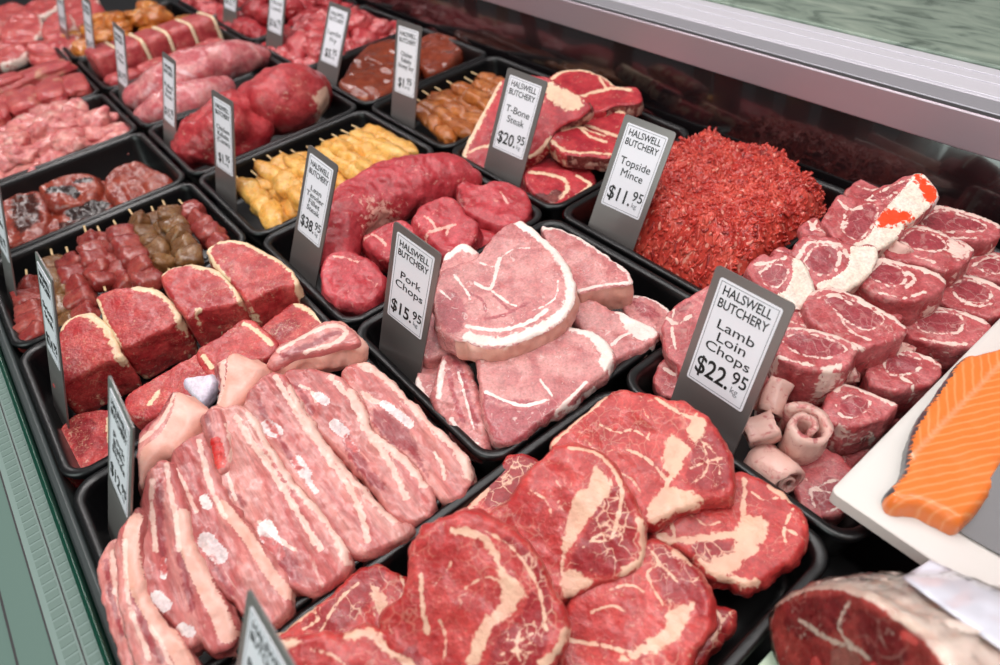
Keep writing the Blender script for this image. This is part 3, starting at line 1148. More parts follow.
S('pork_belly_strip', '100,575 101,560 106,549 114,540 122,545 124,570 128,600 138,630 150,655 160,690 145,700 128,672 116,640 106,605', .020, 14,
  label='lowest pork belly strip, against the left wall of its tray', fat=[(4, '112,552 116,590 130,630')], dark=[(4, '106,560 112,600 124,636')], **bk)
S('pork_belly_strip', '250,600 270,612 292,598 306,590 303,602 290,612 272,630 250,636', -.012, 8, label='pale end of a pork strip lying low at the near rim of the belly tray', fat=[(6, '280,606 300,594')], **bk)
# curled ends on top
ck = dict(cat='pork strip', group='curled pork belly ends', mat=BELLY, s=.0019, wave=.001, jit=.0006, ext=.6)
S('curled_pork_end', '265,362 270,353 277,344 287,339 299,334 310,327 320,321 328,319 337,319 346,323 353,329 359,336 360,343 352,347 340,348 326,352 310,355 294,358 282,365 272,369', .062, 16, .030, r=.008, bulge=.004,
  label='flat folded pork belly end with an oval lean stripe, topmost in its tray', dark=[(7, '284,355 300,349 318,341 332,334 338,332')], fat=[(4, '278,351 300,338 322,328 340,326 346,334 334,343 306,352')],
  spec=[], side=(0, 0, 0), parts=[(K, RIND, [(30, '262,374 282,371 300,366 326,358 345,353 361,347 364,334 352,324 340,318')], 2)], **ck)
S('curled_pork_end', '214,362 220,357 231,350 238,350 246,354 256,359 266,366 262,376 256,384 249,394 242,404 234,412 225,419 218,418 212,412 215,400 218,386 216,373', .062, 24, .022, r=.012, bulge=.003,
  label='upright curled pork belly end with smooth pink rind, left of the flat folded end', fat=[(5, '222,360 222,380 217,400')], dark=[(4, '216,366 218,385 215,402')],
  parts=[(K, RIND, [(None, '229,350 246,352 268,366 258,386 244,406 226,422 214,412 222,392 227,370')], True)], **ck)
S('pork_membrane_piece', '184,380 187,377 191,376 202,375 213,373 216,382 212,391 208,397 203,402 196,397 189,391', .034, 22, .014, PORKM := meat('pork_membrane', 'cfc3d6', 'dccfdb', 'f0e6ea', 'c58a90', 'e6dfee', edge=.3), cat='pork piece', r=.005, s=.002,
  label='bluish white membrane piece between the two curled pork ends')
S('curled_pork_end', '135,436 137,429 145,421 155,413 162,400 170,388 180,388 191,394 202,402 211,411 206,418 200,424 190,438 179,452 170,456 160,458 152,466 146,474 141,484 136,484 134,460', .058, 22, .024, r=.014, bulge=.003,
  label='curled pork belly end with smooth pink rind, leaning on the greenish tag', dark=[(9, '136,430 150,420 162,404 170,390')], fat=[(3, '139,440 156,428 168,408 174,392')],
  parts=[(K, RIND, [(None, '178,388 193,393 213,411 202,425 180,454 160,461 146,477 138,488 140,452 158,436 172,412')], True)], **ck)
S('pork_belly_flap', '200,418 206,411 214,406 222,412 226,424 230,440 232,456 228,470 218,474 212,462 208,444', .060, 20, .012, cat='pork piece', mat=BELLY, r=.004, s=.002, label='small torn pork flap with a bright red bone tip over the middle belly strip',
  fat=[(3, '226,424 232,444 230,462')], dark=[(4, '206,416 212,436')], parts=[('red_bone_tip', bpy.data.materials['fresh_bone'], [(9, '216,442 219,452 221,464')], True)])

# ---- pork chops
G = 'pork chops'
pk = dict(cat='pork chop', group=G, mat=CHOP, s=.0019)
S('pork_chop', '414,394 416,376 424,358 440,352 456,360 470,385 468,410 440,412 426,406', -.008, 8, .03, r=.004, label='end of a pork chop low at the left, under the Pork Chops tag', fat=[(6, '417,380 424,396 432,404')], **pk)
S('pork_chop', '627,297 632,294 638,294 649,297 660,302 667,306 672,312 671,320 668,330 655,335 640,330 628,318 622,306', .000, 10, .022, r=.004, label='lowest pork chop, in the far right corner of its tray',
  fat=[(5, '629,295 645,296 660,303 672,312')], dark=[(None, '632,302 650,306 660,316 645,318')], side=(.8, 0, 0), **pk)
S('pork_chop', '560,300 596,300 612,310 620,311 630,315 640,319 648,323 655,328 659,334 652,342 641,349 628,355 616,360 606,352 592,340', .012, 12, .02, r=.004, label='right lower pork chop with a broad white fat band, near the rim',
  fat=[(None, '616,312 632,315 650,323 658,333 644,340 632,335 624,326'), (3, '612,345 622,336 630,333')], side=(.75, 0, 0), **pk)
S('pork_chop', '432,398 433,390 437,380 441,366 446,354 455,352 464,360 472,378 479,398 484,418 487,434 488,442 482,449 473,446 464,441 456,432 449,423 440,410', .004, 13, .028, r=.008, wave=.003, wfreq=70, grow=3., label='dark stringy pork chop end hanging at the front left of the chop pile',
  fat=[(5, '444,362 440,384 438,398'), (4, '452,420 462,434 476,444'), (2, '458,372 466,400 474,430')], dark=[(6, '456,362 466,390 476,425'), (5, '449,372 454,396 462,420')], **pk)
S('pork_chop', '476,352 482,345 500,338 520,332 540,328 560,326 576,326 590,329 600,334 607,342 613,350 616,357 612,364 606,372 596,379 588,387 578,396 566,405 554,413 543,421 533,427 520,438 507,445 499,444 493,440 488,428 483,410 480,388', .022, 14, .022, r=.004,
  label='lower front pork chop with a thick white fat edge, under the big top chop', fat=[(13, '574,326 592,333 605,348 606,364'), (3, '556,412 572,396 586,382'), (3, '486,392 520,405 548,400'), (2, '540,380 552,396')], dark=[(7, '486,396 510,402 535,404'), (None, '560,410 585,390 604,376 590,396'), (None, '482,400 510,408 540,406 560,396 545,424 510,444 494,438')],
  side=(.45, .3, 0), **pk)
S('pork_chop', '424,356 425,340 430,322 432,310 438,290 442,275 446,258 454,250 462,245 470,248 476,254 490,270 500,300 480,335 460,350 440,352', .034, 14, .03, r=.004, grow=3., label='pork chop half hidden behind the Pork Chops tag, at the left of the pile',
  fat=[(10, '446,257 462,246 474,252'), (3, '440,300 452,320 450,340'), (3, '455,290 470,300')], dark=[(6, '432,320 438,340'), (6, '460,310 466,330')], **pk)
S('pork_chop', '542,228 548,226 554,226 566,231 580,237 593,245 605,253 617,262 627,270 631,276 632,283 620,286 606,287 592,290 579,293 568,280 556,260', .042, 10, .036, r=.003, ext=.6,
  label='pork chop at the back right of the pile with its pale rind side towards us', fat=[(7, '543,227 560,228 582,238 606,254 628,271 632,281'), (3, '578,291 600,285 626,283')], side=(.0, 0, 0), sfade=9,
  parts=[(K, RIND, [(10, '570,284 579,293 592,290 606,287 620,286 632,283 633,276')], 2)], **pk)
S('pork_chop', '518,220 526,223 533,228 541,235 549,242 557,251 565,261 570,270 574,279 576,290 574,301 570,311 563,320 554,327 544,332 533,337 520,342 507,346 494,348 482,347 473,344 466,341 458,340 448,337 440,331 434,318 433,306 435,290 441,272 456,265 475,257 484,246 493,235 505,225', .064, 13, .030, r=.003, bulge=.002, ext=.6, side=(0, 0, 0), sfade=9,
  label='largest pork chop on top of the pile, with thick pink rind',
  fat=[(10, '519,222 536,233 552,248 565,266 571,286 567,306 554,320 534,331 508,340 484,341 468,336'), (3.5, '475,283 486,288 492,286 497,268 500,258'), (2, '480,262 494,266 500,258'), (1.2, '500,258 514,249 530,248'), (1.2, '558,280 556,296 544,306 528,312'), (2, '493,292 507,302 516,306'), (2, '454,275 466,290 470,300'), (2, '440,290 452,300'), (4, '466,326 500,330 530,322 546,310')],
  dark=[(4, '486,318 504,315 526,304'), (3, '494,296 512,312'), (5, '445,318 462,328'), (None, '436,300 452,290 466,310 460,332 444,328'), (2.5, '468,292 482,300 486,312')],
  parts=[(K, RIND, [(14, '560,253 570,268 575,279 576,290 574,301 570,311 554,327 533,337 507,346 482,347 462,340')], 2)], **pk)

# ---- sirloin steaks
G = 'thick sirloin steaks'
sk = dict(cat='steak', group=G, mat=SIRL, s=.002)
low = dict(thick=.03, r=.004, grow=3., **sk)
S('sirloin_steak', '59,440 64,428 70,420 82,415 98,412 112,414 116,430 108,450 98,462 84,468 70,474 66,462', -.02, 8, label='sirloin end low in the near left corner of its tray', fat=[(4, '108,418 110,440')], dark=[(None, '70,425 95,420 90,450 75,455')], **low)
S('sirloin_steak', '128,398 148,384 164,374 188,360 205,350 218,360 214,378 194,390 172,404 150,414 134,412', .000, 10, label='dark lower sirloin between the two left steaks and the curled pork ends', fat=[(4, '150,404 158,392'), (4, '204,360 212,368')], **low)
S('sirloin_steak', '200,352 216,340 230,330 244,321 256,326 268,336 276,346 264,356 246,360 228,370 210,374', .004, 10, label='lower sirloin under the third thick steak, beside the flat folded pork end', fat=[(4, '244,324 258,332 272,345'), (4, '204,356 212,368')], **low)
S('sirloin_steak', '262,331 270,322 282,312 296,304 306,308 318,316 324,323 310,330 298,338 282,345 270,346', -.002, 10, label='lower sirloin at the right end of its tray, with a cream fat edge', fat=[(5, '296,304 310,311 324,322')], dark=[(None, '270,330 290,318 300,325 280,340')], **low)
S('sirloin_steak', '53,386 54,372 56,358 57,342 60,328 66,320 75,315 84,312 92,312 100,318 108,325 113,333 118,344 123,356 112,361 98,365 86,371 74,378 62,385', .022, 13, .058, r=.003,
  label='leftmost thick sirloin steak, beside the greenish tag', fat=[(9, '86,312 100,320 110,330 116,343'), (3, '60,330 72,318 86,313'), (8, '118,350 122,357')], dark=[], side=(.26, .1, 0), ext=.7, **sk)
S('sirloin_steak', '95,300 98,295 104,292 112,289 124,287 136,286 146,286 156,289 166,295 174,303 180,312 181,319 170,326 157,332 146,338 134,344 122,348 116,340 110,330 103,318', .026, 13, .058, r=.003,
  label='second thick sirloin steak from the left', fat=[(9, '138,287 154,289 168,297 178,309 181,319'), (3, '97,300 108,326 120,345')], side=(.28, .1, 0), ext=.7, **sk)
S('sirloin_steak', '160,276 165,270 172,267 184,265 198,264 209,267 220,271 229,279 237,289 241,299 234,304 222,307 210,309 198,311 192,316 186,318 178,308 172,299 166,288', .030, 13, .058, r=.003,
  label='third thick sirloin steak from the left, with a cream fat cap', fat=[(9, '198,265 214,268 228,277 238,290 242,299'), (3, '161,276 174,267 196,265'), (5, '198,310 198,313')], side=(.28, .1, 0), ext=.7, **sk)
S('sirloin_steak', '206,252 208,246 213,243 220,240 231,239 243,241 258,248 273,256 284,263 293,271 299,283 292,287 280,288 266,293 247,301 240,294 232,284 222,274 213,264', .034, 13, .058, r=.003,
  label='rightmost thick sirloin steak, ringed with cream fat, at the back of its tray', fat=[(6, '207,256 209,246 220,241 243,242 272,256 292,270 299,284'), (4, '207,252 216,266 228,280')], side=(.28, .1, 0), ext=.7, **sk)

# ---- beef fillet
FT = meat('fillet_silverskin', 'b5515a', 'd08d8a', 'e8c4b4', '9a3038', 'eddad0', marble=.3, mscale=40, mthin=.02, patch=.35, pscale=40)


def along(s, *z):
    p = pts(s)
    return [W(x, y, z[i] if len(z) > 1 else z[0]) for i, (x, y) in enumerate(p)]


def fil_mask(K):
    t, ca, sa = K.T
    return np.clip(.1 + .75 * np.exp(-((t - .30) / .20) ** 2) * np.clip(.75 - .45 * sa, 0, 1), 0, 1)


tube('beef_fillet', along('334,262 342,232 360,208 392,192 424,182 452,178 472,180', -.006, .006, .012, .014, .014, .014, .01), [(.030, .024), (.036, .032), (.046, .040), (.050, .042), (.046, .040), (.036, .034), (.016, .018)], FILL,
     label='whole long tender fillet with pale silverskin, curving along the back of its tray', cat='fillet', seg=72, per=22, namp=.13, nfreq=38, seed=4, fatf=fil_mask)
G = 'fillet steaks beside the whole fillet'
fk = dict(cat='steak', group=G, mat=FILL, s=.002, r=.0055, bulge=.003, wave=.0022, wfreq=60)
S('fillet_steak', '455,180 462,177 472,181 482,184 490,181 499,180 511,182 522,187 528,194 531,203 530,213 522,222 510,226 496,226 482,220 468,214 458,202', .012, 12, .034, label='fillet steak at the right corner of its tray, in front of the T-Bone tag', fat=[(1.5, '500,192 508,204')], dark=[(6, '456,186 462,204')], **fk)
S('fillet_steak', '412,219 418,208 427,201 440,197 453,196 460,204 466,213 473,218 479,224 477,236 472,243 460,249 446,252 435,246 427,238 419,230', .022, 16, .034, label='fillet steak with a white fat fork, in the middle of its tray', fat=[(3, '424,236 436,230 448,226 455,224'), (2, '436,230 432,222 424,216'), (2, '448,226 446,236')], **fk)
S('fillet_steak', '362,236 368,231 378,226 390,222 402,219 414,226 424,236 428,248 410,262 392,262 376,254 368,246', .010, 14, .034, label='fillet steak half hidden behind the Pork Chops tag', fat=[(2.5, '372,234 380,238 386,246'), (2, '364,238 372,234')], **fk)
S('fillet_steak', '320,270 322,261 330,252 340,249 353,250 362,254 371,260 378,267 384,276 384,286 380,294 368,304 350,303 334,298 323,290', .020, 17, .034, label='round fillet steak at the near left corner, beside the fillet price tag', fat=[(2, '334,256 348,258 358,262')], dark=[(3, '328,252 336,250')], **fk)
S('fillet_steak', '466,222 478,226 492,230 498,238 486,250 472,248 462,238', -.012, 8, .03, label='fillet piece low between the fillet steaks and the big pork chop', **fk)
S('fillet_steak', '340,262 350,246 366,244 378,252 374,270 352,272', -.016, 8, .03, label='dark fillet piece low under the round fillet steak', dark=[(None, '345,260 360,248 374,262')], **fk)

# ---- T-bone steaks
G = 'T-bone steaks'
tk = dict(cat='steak', group=G, mat=TBON, s=.0022, r=.003, grow=1.5)
S('t_bone_steak', '520,186 526,172 536,160 552,154 572,158 588,168 592,184 570,194 552,198 532,198', -.022, 6, .022, label='dark T-bone steak lowest in the pile, behind its price tag', dark=[(None, '530,180 560,174 560,190')], **tk)
S('t_bone_steak', '550,77 555,74 562,71 571,70 580,70 591,72 601,76 608,80 614,86 625,87 636,88 640,94 640,100 630,103 618,104 608,107 596,110 580,109 566,106 556,96 550,86', .040, 10, .024, label='T-bone steak at the back right of the pile, lying flat with a dark bone end',
  fat=[(4, '550,80 562,72 580,70 601,75 614,85'), (4, '578,98 594,92 612,88 630,90'), (3, '600,78 606,88')], side=(.55, .2, 0), parts=[('bone', BONE_DARK, [(22, '618,106 632,105 644,98')], 2)], **tk)
S('t_bone_steak', '586,112 600,106 625,106 640,112 644,126 636,140 620,152 600,156 588,140', -.012, 6, .022, label='T-bone steak buried under the pile between the two price tags', **tk)
S('t_bone_steak', '590,110 597,108 606,109 616,110 624,112 624,122 620,134 612,140 600,136 588,128 578,124 582,116', .016, 10, .022, label='T-bone steak behind the Topside Mince tag', fat=[(3, '588,112 604,110 624,113'), (3, '580,124 600,130 616,136')], side=(.5, .2, 0), **tk)
S('t_bone_steak', '552,140 556,134 562,131 571,128 580,126 590,130 602,134 616,140 622,150 612,156 600,156 590,155 578,154 566,153 558,148', .018, 10, .024, label='middle T-bone steak with its dark bone side facing us',
  fat=[(3, '552,140 564,150 590,153 612,154'), (3, '562,131 580,127 604,135'), (3, '580,127 590,136 606,142')], side=(.55, .15, 0), parts=[('bone', BONE_DARK, [(22, '580,155 596,157 612,157')], 2)], **tk)
S('t_bone_steak', '527,174 530,169 536,167 548,168 562,169 570,171 577,175 586,180 593,185 586,192 576,198 568,203 560,207 552,203 543,196 534,192 528,185', -.002, 10, .022, label='lowest front T-bone steak, just behind its price tag', fat=[(4, '530,172 548,174 562,178 568,188 560,198'), (4, '577,176 590,185 576,196')],
  dark=[], side=(.4, .2, 0), parts=[('bone', BONE_DARK, [(12, '540,197 550,200 556,194')], True)], **tk)
S('t_bone_steak', '500,82 506,80 520,76 536,76 548,79 560,86 576,95 586,102 588,108 578,116 566,122 554,130 548,140 540,150 528,158 510,166 484,169 473,165 463,160 463,152 470,138 480,118 490,100', .034, 34, .022, da=-28, label='leaning T-bone steak behind its price tag, with a long cream fat edge',
  fat=[(5, '499,84 488,104 478,124 468,144 463,158'), (None, '548,82 566,90 584,102 570,112 556,104 546,96'), (3, '470,152 484,146 500,148'), (3, '528,157 540,150 550,138')], side=(.5, .2, 0), parts=[('bone', BONE_DARK, [(20, '592,104 580,116 564,124 550,134')], 2)], **tk)

# ---- mince
def mince():
    rng = np.random.default_rng(5)
    out = pts('590,214 602,196 618,180 640,158 668,142 690,132 702,130 724,136 745,142 768,146 790,156 812,168 830,180 834,192 832,210 818,228 800,240 776,258 748,272 722,284 700,288 676,278 650,262 632,246 606,240')
    C = np.array([W(x, y, .012)[:2] for x, y in out])
    B = resample(catmull(C, True, 6), .004, True)
    # heap: height from the distance to its outline
    B[:, 0] = np.maximum(B[:, 0], .557)
    lo, hi = B.min(0), B.max(0)
    s = .0015
    gx, gy = np.meshgrid(np.arange(lo[0], hi[0], s), np.arange(lo[1], hi[1], s))
    P = np.stack([gx.ravel(), gy.ravel()], 1)
    P = P[inside(P, B)]
    d = seg_dist(P, B, True)

    def hgt(P, d):
        q = np.clip(d / .07, 0, 1)
        h = -.035 + .072 * (1 - (1 - q) ** 2.6)
        P3 = np.column_stack([P, np.zeros(len(P))])
        h = h + (.009 * fbm(P3 * 20, 3, 2) + .004 * fbm(P3 * 75, 8, 2)) * np.clip(d / .02, 0, 1)
        h = h + (.0022 * np.abs(fbm(P3 * 150, 31, 2)) + .0016 * fbm(P3 * 330, 41, 2))
        return np.minimum(h, (P[:, 0] - .560) * 1.9 - .03)
    nb = len(B)
    V2 = np.vstack([B, P[d > s * .5]])
    ov, oe, of, *_ = delaunay_2d_cdt([Vector(q) for q in V2.tolist()], [(i, (i + 1) % nb) for i in range(nb)], [], 1, 1e-7)
    V2 = np.array([tuple(q) for q in ov])
    dd = seg_dist(V2, B, True)
    V = [np.column_stack([V2, hgt(V2, dd) ])]
    F = [tuple(t) for t in of]
    nz = fbm(np.column_stack([V2, np.zeros(len(V2))]) * 260, 51, 2)
    M = [np.column_stack([np.clip(nz * 1.1 - .25, 0, .75), np.clip(-nz * .9, 0, .6), np.zeros(len(V2))])]
    off = len(V2)
    # ground strands
    n = 3000
    idx = rng.integers(0, len(P), n)
    a6 = np.arange(6) / 6 * 2 * math.pi
    for k in idx:
        p0 = P[k] + rng.uniform(-.002, .002, 2)
        L = rng.uniform(.003, .010)
        a = rng.uniform(0, 2 * math.pi)
        cur = rng.uniform(-1.6, 1.6)
        m = 5
        t = np.linspace(0, 1, m)
        ang = a + cur * t
        st = L / (m - 1)
        x = p0[0] + np.concatenate([[0], np.cumsum(np.cos(ang[:-1]) * st)])
        y = p0[1] + np.concatenate([[0], np.cumsum(np.sin(ang[:-1]) * st)])
        Q = np.stack([x, y], 1)
        dq = np.full(m, d[k]) + 0
        z = hgt(Q, dq) + rng.uniform(-.0012, .0006) + rng.uniform(-.003, .003) * (t - .5)
        r0 = rng.uniform(.0014, .0026)
        rr = r0 * np.array([.75, 1, .95, 1.05, .7])
        nx, ny = -np.sin(ang), np.cos(ang)
        ring = np.stack([x[:, None] + nx[:, None] * np.cos(a6) * rr[:, None], y[:, None] + ny[:, None] * np.cos(a6) * rr[:, None], z[:, None] + np.sin(a6) * rr[:, None]], 2)
        V.append(ring.reshape(-1, 3))
        c = rng.random()
        mk = (.75, 0, 0) if c < .03 else ((0, .8, 0) if c < .12 else (0, 0, 0))
        M.append(np.tile(mk, (m * 6, 1)))
        for q in range(m - 1):
            for i in range(6):
                j = (i + 1) % 6
                F.append((off + q * 6 + i, off + q * 6 + j, off + (q + 1) * 6 + j, off + (q + 1) * 6 + i))
        F.append(tuple(off + i for i in reversed(range(6))))
        F.append(tuple(off + (m - 1) * 6 + i for i in range(6)))
        off += m * 6
    V = np.vstack(V)
    c = V.mean(0)
    me = mesh('beef_mince', V - c, F, np.vstack(M))
    m_ = meat('beef_mince', 'b5322a', 'cd4e40', 'e09080', '8f2220', 'e9c9b8', edge=.4, escale=200, bump=.3, sss=.08, marble=0, coat=.4, rough=.3)
    tag(link('beef_mince', me, m_, None, Matrix.Translation(Vector(c))), 'heap of bright red ground beef mince behind its price tag', 'mince', kind='stuff')


mince()

# ---- lamb loin chops
G = 'stacked lamb loin chops'
lk = dict(cat='lamb chop', group=G, mat=LAMB, s=.002, r=.0025, jit=.0014, wave=.0012, grow=2., bulge=.001, eye=True)
SD = dict(side=(.36, .0, 0))
FATP = 'fat_edge'
# bottom and back layers first
S('lamb_chop', '797,466 808,456 820,448 832,452 844,462 852,474 852,490 846,504 838,512 824,516 810,518 803,508 798,486', -.024, 10, .026, label='lowest lamb chop at the near end, under the curled flaps beside the white board', fat=[(2, '800,470 812,486 830,492')], dark=[(None, '810,490 840,480 846,500 820,512')], **SD, **lk)
S('lamb_chop', '823,412 828,402 835,391 844,383 856,387 868,392 881,398 896,405 890,412 878,418 862,424 846,426 832,422', .016, 12, .046, label='near right lamb chop of the lower row, just above the corner of the white board', fat=[(4, '835,391 845,384 868,392 895,405'), (4, '838,424 850,432')], dark=[(None, '836,405 850,395 870,402 860,416 842,416')], ext=.7, smooth=False, **SD, **lk)
S('lamb_chop', '868,372 876,360 884,352 892,348 906,350 920,354 932,359 941,364 938,374 932,382 918,386 902,388 884,388 872,384', .016, 12, .046, label='second lamb chop of the lower row from the white board corner', fat=[(4, '892,349 910,351 925,356 940,365'), (2.5, '902,378 912,384 914,394')], dark=[(None, '884,364 895,354 920,360 915,372 890,374')], ext=.7, smooth=False, **SD, **lk)
S('lamb_chop', '904,326 912,317 920,309 928,305 940,307 954,310 968,314 982,319 990,325 986,336 978,346 962,344 944,343 926,341 912,336', .016, 12, .046, label='third lamb chop of the lower row, along the white board', fat=[(4, '926,306 945,308 965,313 986,322'), (2, '920,338 944,343 966,344')], dark=[(None, '915,322 930,312 960,316 958,332 925,332')], ext=.7, smooth=False, **SD, **lk)
S('lamb_chop', '940,287 948,280 958,274 972,277 988,282 1004,290 1010,302 1004,312 990,316 972,312 954,308 942,300', .016, 12, .046, label='fourth lamb chop of the lower row, at the right edge of the picture', fat=[(4, '956,275 974,278 990,283 1006,292'), (2, '960,300 975,306 990,304')], dark=[(None, '950,286 966,280 990,290 985,302 960,300')], ext=.7, smooth=False, **SD, **lk)
S('lamb_chop', '962,262 972,256 984,252 998,254 1012,260 1020,272 1012,280 998,278 982,276 968,272', .012, 12, .032, label='lower lamb chop cut off by the right edge, behind the fourth', fat=[(3, '972,257 990,254 1010,262')], dark=[(None, '972,266 990,258 1008,266 995,274')], ext=.4, **SD, **lk)
S('lamb_chop', '848,192 856,184 866,177 874,175 884,179 892,184 888,194 878,200 866,204 854,202', .008, 10, .03, label='lamb chop peeping out behind the paint-marked chop at the back', fat=[(2, '858,186 872,190 886,186'), (3, '874,175 892,184')], dark=[(5, '862,196 880,192')], **SD, **lk)
S('lamb_chop', '930,200 936,192 946,190 958,192 968,189 980,195 992,204 1004,212 1008,222 996,226 980,220 962,214 944,210', .012, 10, .03, label='farthest lamb chop, against the black back panel', fat=[(3, '936,194 950,206 975,216 996,222'), (3, '966,190 962,202')], dark=[(None, '966,194 985,200 1000,212 980,212')], **SD, **lk)
for out_, z_, lb_ in (('800,440 830,410 870,400 880,430 850,466 815,470', -.036, 'lamb chop buried under the near right chop of the lower row'),
                      ('850,400 890,366 930,372 925,400 885,420', -.034, 'lamb chop buried under the second chop of the lower row'),
                      ('760,400 800,370 850,372 850,410 800,420', -.016, 'lamb chop buried behind the rolled flank flaps'),
                      ('850,350 900,318 940,330 930,362 880,372', -.012, 'lamb chop buried between the two rows, under the double-rimmed chop'),
                      ('900,300 950,270 985,290 970,318 925,318', -.012, 'lamb chop buried between the two rows, farther back'),
                      ('780,300 820,262 870,250 880,280 840,310', .0, 'lamb chop buried under the ridge of chops'),
                      ('850,250 890,226 930,226 930,250 880,262', .0, 'lamb chop buried under the paint-marked chop')):
    S('lamb_chop', out_, z_, 8, .026, label=lb_, **SD, **lk)
# right row, upper layer
S('lamb_chop', '899,234 908,222 918,212 926,208 934,206 948,208 962,210 975,214 988,219 1000,226 998,234 986,238 972,240 952,238 930,238 912,240', .040, 12, .050, label='back lamb chop of the upper row, right of the paint-marked chop', fat=[(4, '932,207 950,209 975,215 1000,226'), (5, '912,226 922,216'), (2, '950,238 975,238')], dark=[(None, '922,220 940,211 975,220 985,230 955,232 925,230')], ext=.7, smooth=False, **SD, **lk)
S('lamb_chop', '886,250 892,238 900,226 912,224 924,227 938,232 952,238 964,243 972,249 968,258 956,266 944,270 930,264 912,260 896,258', .048, 12, .050, label='second lamb chop from the back of the upper row, with a white fat corner', fat=[(4, '900,227 920,227 940,233 958,240 971,249'), (None, '952,240 970,248 960,260 948,252'), (2, '916,256 934,262')], dark=[(None, '900,240 915,230 940,238 945,250 920,250')], ext=.7, smooth=False, **SD, **lk)
S('lamb_chop', '860,278 864,268 870,260 882,259 896,261 910,265 924,269 936,274 944,279 942,288 932,294 920,298 906,300 888,296 872,290', .052, 12, .050, label='third lamb chop from the back of the upper row', fat=[(5, '872,260 896,262 920,268 944,280'), (3, '908,272 914,280 906,288'), (2, '880,292 905,298 925,292')], dark=[(None, '868,276 880,264 900,268 906,280 890,286')], ext=.7, smooth=False, **SD, **lk)
S('lamb_chop', '806,304 810,296 816,291 828,288 840,290 852,295 866,301 880,309 893,317 905,327 900,334 888,340 874,344 860,348 848,350 836,342 822,330 812,318', .050, 12, .050, label='lamb chop right of the Lamb Loin Chops tag, with a double fat rim', fat=[(4, '812,293 828,288 850,294 878,308 904,326'), (2, '818,298 834,296 852,304'), (4, '850,344 862,348'), (2, '836,312 850,330 870,340')], dark=[(None, '824,300 840,296 866,306 884,320 868,330 845,320')], ext=.7, smooth=False, **SD, **lk)
S('lamb_chop', '772,340 776,332 786,328 800,329 816,331 832,335 846,340 856,347 854,356 846,366 830,370 812,370 796,366 780,358', .046, 12, .050, label='nearest lamb chop of the upper row, right against the Lamb Loin Chops tag', fat=[(4, '784,328 816,331 846,340 856,348'), (3, '776,356 795,362 815,366'), (6, '826,370 838,366')], dark=[(None, '782,340 800,333 832,340 846,350 825,358 795,352')], ext=.7, smooth=False, **SD, **lk)
# left row, leaning with the fat edge towards us
S('lamb_chop', '664,330 668,318 674,309 684,302 694,296 704,290 716,284 726,292 724,310 716,330 706,350 694,366 684,372 676,360 667,348', .030, 22, .03, label='lamb chop half hidden behind the left of the Lamb Loin Chops tag', fat=[(3, '666,318 678,324 690,316'), (2, '674,310 672,330 676,350')], dark=[(5, '672,316 690,304')], side=(.2, .4, 0), **lk)
S('lamb_chop', '656,382 660,368 666,360 676,364 686,374 692,384 688,394 676,398 664,394', -.010, 16, .024, label='lamb chop end low at the near left of its tray, under the price tag', fat=[(2, '664,368 676,376 686,384')], dark=[(6, '662,380 676,388')], **SD, **lk)
S('lamb_chop', '750,268 756,260 764,256 772,258 780,252 788,256 795,259 802,264 808,273 813,284 812,294 804,303 796,308 786,304 778,298 770,292 760,286', .056, 24, .026, da=20, label='small lamb chop with a rounded white fat cap just above the Lamb Loin Chops tag', fat=[(3, '754,264 770,262 785,258')], dark=[(None, '760,272 775,264 788,270 780,286 766,284')],
  parts=[(FATP, LFAT, [(None, '793,258 804,264 815,284 812,298 797,310 786,304 776,296 786,290 792,276')], True)], **lk)
S('lamb_chop', '790,262 796,250 802,241 810,236 820,238 832,240 844,243 856,246 866,246 875,249 877,257 874,264 866,274 858,281 848,287 838,290 826,290 816,284 806,277 798,270', .062, 22, .026, da=15, label='lamb chop with a round eye of lean, in the middle of the ridge', fat=[(3, '798,258 808,244 824,242 840,246 848,256'), (2.5, '836,244 840,258 836,270')], dark=[(None, '804,262 814,248 832,246 840,258 830,274 814,272')],
  parts=[(FATP, LFAT, [(None, '852,246 876,248 879,260 866,278 848,290 826,292 816,284 832,278 846,268 850,256')], True)], **lk)
S('lamb_chop', '826,222 830,212 836,202 840,196 848,198 858,200 866,199 880,190 892,185 906,178 919,174 927,179 934,187 936,196 930,203 922,210 912,218 902,225 898,234 888,242 876,248 864,248 852,244 840,238 832,232', .070, 20, .026, da=15, label='topmost lamb chop with orange-red paint marks on its pale fat edge', fat=[(2.5, '838,200 848,210 862,206'), (2, '846,212 842,228')], dark=[(None, '844,232 850,214 866,204 878,208 872,226 858,240'), (None, '866,200 890,187 914,178 900,190 882,200')],
  parts=[(FATP, LFAT, [(None, '890,203 904,188 919,172 938,192 928,208 900,232 898,240 876,250 852,246 868,236 878,218')], True)],
  spec=[(None, '917,174 936,190 938,202 928,202 920,190'), (None, '882,213 894,208 902,212 914,214 908,222 892,226 876,227')], **lk)
S('lamb_rib_end', '797,252 786,246 776,246 772,254 780,262 792,264', .052, 16, .018, cat='lamb piece', mat=LAMB, r=.005, s=.002, label='small knobbly lamb rib end at the left of the ridge, next to the mince', fat=[(2.5, '778,250 786,256 794,258')], dark=[(3, '784,250 792,254')])
S('lamb_rib_end', '826,226 816,216 808,218 800,226 806,238 818,240 828,236', .054, 16, .018, cat='lamb piece', mat=LAMB, r=.005, s=.002, label='knobbly lamb rib end left of the paint-marked chop', fat=[(2.5, '808,222 818,230 826,232'), (2, '818,218 812,230')], dark=[(3, '806,228 814,236')])
S('lamb_chop', '782,330 788,318 798,308 808,306 822,316 836,330 846,340 838,346 816,338 796,336', .036, 12, .03, label='red broken lamb piece wedged between the two nearest chops of the upper row', fat=[(2, '790,322 806,326 822,334'), (3, '826,336 838,342')], dark=[(None, '800,312 816,318 826,330 806,328')], **SD, **lk)
